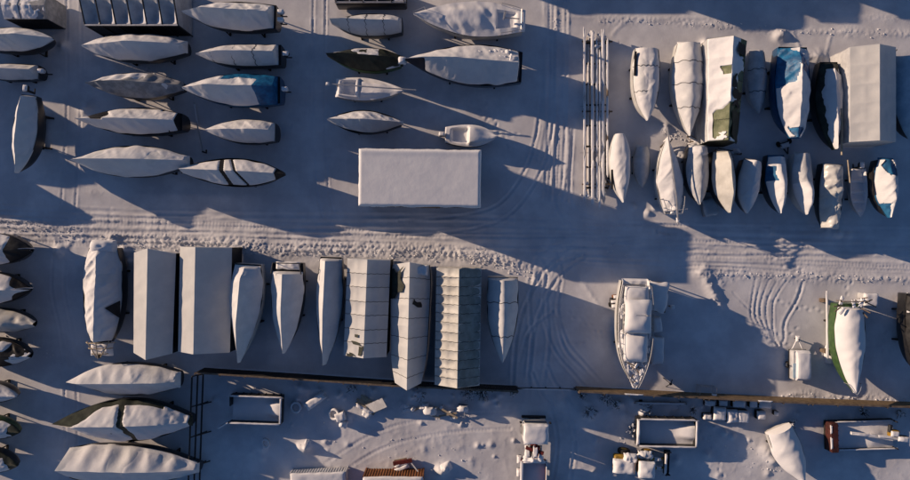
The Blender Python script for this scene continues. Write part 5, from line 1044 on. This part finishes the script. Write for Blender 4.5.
x, y = P(341, 416, .4); r = thing('concrete_block', 'snowy concrete block beside the tilted tyre', 'block', (x, y, 0), .3); MB().box((0, 0, .4), (.9, .8, .8), bev=.05).build('body', PALE, r); MB().pillow((0, 0, .78), .95, .85, .3, seed=3, n=10, rough=.3).build('snow_cap', SNOW, r)
x, y = P(343.5, 424, .4); r = thing('concrete_block', 'small concrete block sunk in snow below the tilted tyre', 'block', (x, y, 0), -.3); MB().box((0, 0, .25), (.7, .6, .5), bev=.05).build('body', PALE, r); MB().pillow((0, 0, .48), .8, .7, .35, seed=6, n=10, rough=.4).build('snow_cap', SNOW, r)
x, y = P(368, 405, .6); r = thing('plank_heap', 'heap of planks with one leaning board, in the shade of the long tents', 'planks', (x, y, 0), -.5)
rnd = random.Random(4); 
for k in range(6): MB().bar((-1.1 + rnd.uniform(-.2, .2), -.5 + k * .2, .12 + .07 * k), (1.0, -.5 + k * .2 + rnd.uniform(-.2, .2), .2 + .07 * k), .2, .05).build('plank', WOODP, r)
MB().bar((.2, -.5, .3), (1.3, 1.2, 1.25), 1.0, .06).build('leaning_board', PALE, r); MB().pillow((-.2, -.55, .5), 1.6, .35, .2, seed=3, n=10, rough=.5).pillow((.3, -1.0, .1), .9, .7, .45, seed=7, n=10, rough=.5).build('snow_cap', SNOW, r)
x, y = P(432, 411, .4); r = thing('plank_heap', 'low scattered heap of snow covered planks under the quilted tent', 'planks', (x, y, 0), -.15)
for k in range(6): 
    xa = rnd.uniform(-2.6, 1.2); MB().bar((xa, rnd.uniform(-.5, .5), .15 + .08 * k), (xa + rnd.uniform(1, 2.2), rnd.uniform(-.6, .6), .25 + .08 * k), .18, .06).build('plank', WOODP, r)
mb = MB().pillow((-.2, .0, .3), 1.3, .9, .55, seed=2, n=12, rough=.3)
for k in range(9): mb.pillow((rnd.uniform(-2.8, 2.2), rnd.uniform(-.6, .5), .1), rnd.uniform(.4, 1.0), rnd.uniform(.3, .5), rnd.uniform(.2, .45), rz=rnd.random(), seed=k, n=9, rough=.5)
mb.build('snow_cap', SNOW, r)
x, y = P(463, 408, .6); r = thing('pump_unit', 'small pump unit with a drooping hose under snow by the quilted tent', 'pump', (x, y, 0), -.1)
MB().box((0, 0, .5), (1.0, .6, .6), bev=.06).build('body', STEEL, r); MB().tube([(.2, -.3, .5), (.25, -.8, .3), (.2, -1.1, .1)], .07).build('hose', ALU, r); MB().pillow((0, 0, .78), 1.1, .7, .3, seed=8, n=11, rough=.5).build('snow_cap', SNOW, r)
x, y = P(446, 468, .4); r = thing('boulder', 'snowy boulder casting a long shadow near the crane truck', 'boulder', (x, y, 0), .4); MB().pillow((0, 0, -.1), 1.2, 1.0, .95, seed=2.4, p=2.4, rough=.45).build('rock', SNOW, r)
x, y = P(306, 446, .4); r = thing('boulder', 'snowy boulder in the lit patch above the long container', 'boulder', (x, y, 0), 1.2); MB().pillow((0, 0, -.1), 1.2, .7, .8, seed=5.4, p=2.4, rough=.5).build('rock', SNOW, r)
# timber lying between the two right rows
rows = [((661, 151), (672, 139), 'snowy plank leaning towards the bow of the wide seamed boat'), ((688, 136), (706, 147), 'short dark timber at the stern of the snow lumped grey boat'), ((716, 150), (742, 154), 'timber lying across the ends of the cream tarped boat'), ((688, 145), (716, 140), 'long timber below the green sheeted tent end')]
for k, (a, b, lb) in enumerate(rows):
    A = P(*a, .5); B = P(*b, .8); c = ((A[0] + B[0]) / 2, (A[1] + B[1]) / 2); an = math.atan2(B[1] - A[1], B[0] - A[0]); Ls = math.hypot(B[0] - A[0], B[1] - A[1])
    r = thing('loose_timber', lb, 'timber', (c[0], c[1], 0), an, 'loose timber between the boat rows'); MB().bar((-Ls / 2, 0, .3), (Ls / 2, 0, .75), .2, .12).bar((-Ls / 2 + .3, .25, .2), (Ls / 2 - .2, .15, .5), .15, .1).build('beam', WOOD, r)
    MB().pillow((0, 0, .52), Ls * .9, .32, .22, seed=k, n=9, rough=.6).pillow((Ls * .3, .2, .55), .7, .5, .4, seed=k + 4, n=9, rough=.6).build('snow_cap', SNOW, r)
MBx = MB()
x, y = P(802, 168); 
x, y = P(787, 147, .6); r = thing('folded_trolley', 'dark folded launching trolley lying under the blue tarped boat bow', 'trolley', (x, y, 0), .3)
MB().bar((-.5, .7, .3), (0, -.7, .35), .1).bar((.5, .7, .3), (0, -.7, .35), .1).bar((-.5, .5, .35), (.5, .5, .35), .1).build('frame', STEEL, r)
for sx in (-.6, .6): MB().cyl((sx, .5, .28), .28, .16, 'X', 16, .03).build('wheel', RUBBER, r)
MB().pillow((0, .2, .38), .9, .5, .18, n=9, rough=.5).build('snow_cap', SNOW, r)
# bare shrubs by the fence
def shrub(lab, px, py, h, n, seed):
    rnd = random.Random(seed); x, y = P(px, py); r = thing('bare_shrub', lab, 'shrub', (x, y, 0), 0, 'bare shrubs along the fence'); mb = MB(); sn = MB()
    for k in range(n):
        a = rnd.uniform(0, 2 * PI); l = h * rnd.uniform(.6, 1.2); p = Vector((rnd.uniform(-.2, .2), rnd.uniform(-.2, .2), 0)); pts = [p]
        for j in range(4):
            a += rnd.uniform(-.5, .5); p = p + Vector((math.cos(a) * l * .22, math.sin(a) * l * .22, l * .24 * (1.1 - j * .22))); pts.append(p)
        mb.tube(pts, .03, n=5, r2=.010)
        for j in (1, 2, 3):
            q = pts[j]; a2 = a + rnd.choice((-1, 1)) * rnd.uniform(.5, 1.2); mb.tube([q, q + Vector((math.cos(a2) * l * .3, math.sin(a2) * l * .3, l * .18))], .016, n=4, r2=.006)
            if rnd.random() < .35: sn.pillow((q.x, q.y, q.z), .22, .12, .09, rz=a, n=8, seed=j, rough=.5)
    mb.build('branch', BARK, r); sn.build('snow_cap', SNOW, r)
for i, (px, py, h, n, lb) in enumerate(((468, 390, 1.0, 26, 'dark bare shrub at the foot of the quilted tent'), (482, 392, .8, 16, 'small bare shrub by the fence end near the lone white covered boat'), (512, 391, .6, 12, 'bare shrub at the gateway end of the shaded fence'), (590, 411, .8, 26, 'low bare shrub half buried beyond the gateway'), (614, 402, .6, 16, 'bare shrub under the brown fence opposite the yacht bow'),
                                        (580, 394, .6, 14, 'bare shrub at the start of the brown fence'), (632, 428, .7, 18, 'bare shrub at the skip corner by the loader'), (862, 412, .6, 16, 'bare shrub under the brown fence above the flat container'), (790, 424, .6, 12, 'bare shrub at the torn stern of the askew boat'), (605, 398, .7, 16, 'bare shrub close under the brown fence'), (898, 412, .5, 12, 'last bare shrub under the brown fence'), (420, 394, .7, 18, 'bare shrub behind the shaded fence above the scattered planks'), (352, 388, .5, 14, 'bare shrub behind the shaded fence above the plank heap'), (648, 408, .6, 18, 'bare shrub at the end of the long snow topped beam'), (692, 410, .5, 14, 'bare shrub between the beam and the crates'),
                                        (688, 262, .01, 1, ''))):
    if lb: shrub(lb, px, py, h, n, i)
x, y = P(708, 392, 1.0); r = thing('pallet_cage', 'empty wire cage leaning on the brown fence', 'cage', (x, y, 0), -.1)
mb = MB()
for z in (.1, .6, 1.1): mb.tube([(-.8, -.5, z), (.8, -.5, z), (.8, .5, z), (-.8, .5, z), (-.8, -.5, z)], .03)
for sx in (-.8, 0, .8):
    for sy in (-.5, .5): mb.tube([(sx, sy, 0), (sx, sy, 1.15)], .03)
mb.build('wire_frame', ALU, r); MB().pillow((.6, -.35, 1.1), .5, .5, .25, n=9, rough=.4).build('snow_cap', SNOW, r)
x, y = P(661, 403.5, .5); r = thing('long_beam', 'long snow topped beam lying parallel to the fence above the skip', 'beam', (x, y, 0), -.02); MB().box((0, 0, .3), (5.2, .18, .3)).build('beam', WOOD, r); MB().pillow((0, 0, .44), 5.2, .22, .1, n=9, rough=.4).build('snow_cap', SNOW, r); MB().box((-1.9, 0, .08), (.3, .5, .16)).box((1.9, 0, .08), (.3, .5, .16)).build('bearer', DWOOD, r)
x, y = P(710, 416, .3)

# ================================================================== unseen sheds and boats set outside the picture to cast the shade that enters it
def off_shed(lab, px0, px1, py0, py1, z):
    x0, y1 = (px0 - 455) * .1, (240 - py0) * .1; x1, y0 = (px1 - 455) * .1, (240 - py1) * .1
    r = thing('shade_shed', lab, 'shed', ((x0 + x1) / 2, (y0 + y1) / 2, 0), 0, 'unseen sheds added for their shade'); lx, ly = x1 - x0, y1 - y0
    MB().box((0, 0, z / 2), (lx - .3, ly - .3, z)).build('wall', BROWN, r); MB().box((0, 0, z + .06), (lx, ly, .12)).build('roof', DWOOD, r); MB().pillow((0, 0, z + .12), lx, ly, .35, p=10, rough=.1, n=20).build('roof_snow', SNOW, r)
    MB().box((0, -ly / 2 + .13, 1.2), (2.2, .06, 2.4)).build('door', WOOD, r)
OFF = [('long unseen shed added to shade the top of the yard', 372, 487, -160, -57, 5.2), ('square unseen shed added for shade beyond the mast rack', 545, 598, -120, -39, 5.2), ('narrow unseen shed added for shade beyond the patched tent', 618, 648, -100, -49, 5.3), ('wide unseen shed added for shade beyond the big white tent', 705, 900, -150, -50, 5.1)]
for a in OFF: off_shed(*a)
OB = 'boats just beyond the edge of the yard'
boat('covered boat beyond the yard edge next to the road', (-172, 166), (-72, 160), 30, 2.4, group=OB)
boat('covered boat beyond the yard edge beside the crosswise boat', (-172, 124), (-72, 120), 36, 2.5, group=OB)
boat('covered boat beyond the yard edge level with the small outboard boat', (-172, 80), (-72, 76), 36, 2.5, group=OB)
boat('covered boat beyond the yard edge level with the low grey shelter', (-172, 36), (-72, 32), 36, 2.5, group=OB)
boat('covered boat beyond the yard corner', (-172, -8), (-72, -12), 36, 2.5, group=OB)

# ================================================================== light, sky, camera
EL, AZ = math.radians(14.0), math.radians(19.5)
s = Vector((-math.cos(EL) * math.cos(AZ), math.cos(EL) * math.sin(AZ), math.sin(EL)))
ld = bpy.data.lights.new('sun', 'SUN'); ld.energy = 5.0; ld.angle = math.radians(.5); ld.color = (1.0, .74, .53)
lo = bpy.data.objects.new('sun', ld); COL.objects.link(lo); lo.rotation_euler = s.to_track_quat('Z', 'Y').to_euler(); lo.location = (-60, 30, 40)
w = bpy.data.worlds.new('World'); SC.world = w; w.use_nodes = True; nt = w.node_tree; bg = nt.nodes['Background']
sky = nt.nodes.new('ShaderNodeTexSky'); sky.sky_type = 'NISHITA'; sky.sun_disc = False; sky.sun_elevation = EL; sky.sun_rotation = math.atan2(s.x, s.y)
sky.air_density = 1.0; sky.dust_density = .3; sky.ozone_density = 2.0
tint = nt.nodes.new('ShaderNodeMixRGB'); tint.blend_type = 'MULTIPLY'; tint.inputs[0].default_value = 1; tint.inputs[2].default_value = (.86, 1.06, 1.42, 1)   # cold clear winter sky
nt.links.new(sky.outputs['Color'], tint.inputs[1]); nt.links.new(tint.outputs['Color'], bg.inputs['Color']); bg.inputs['Strength'].default_value = .05
cd = bpy.data.cameras.new('camera'); cd.sensor_width = 36; cd.lens = 36 * H / 91.0; cd.clip_end = 3000
co = bpy.data.objects.new('camera', cd); COL.objects.link(co); co.location = (0, 0, H); co.rotation_euler = (0, 0, 0); SC.camera = co
SC.view_settings.view_transform = 'Standard'; SC.view_settings.look = 'None'; SC.view_settings.exposure = 0; SC.view_settings.gamma = 1; SC.view_settings.use_curve_mapping = False
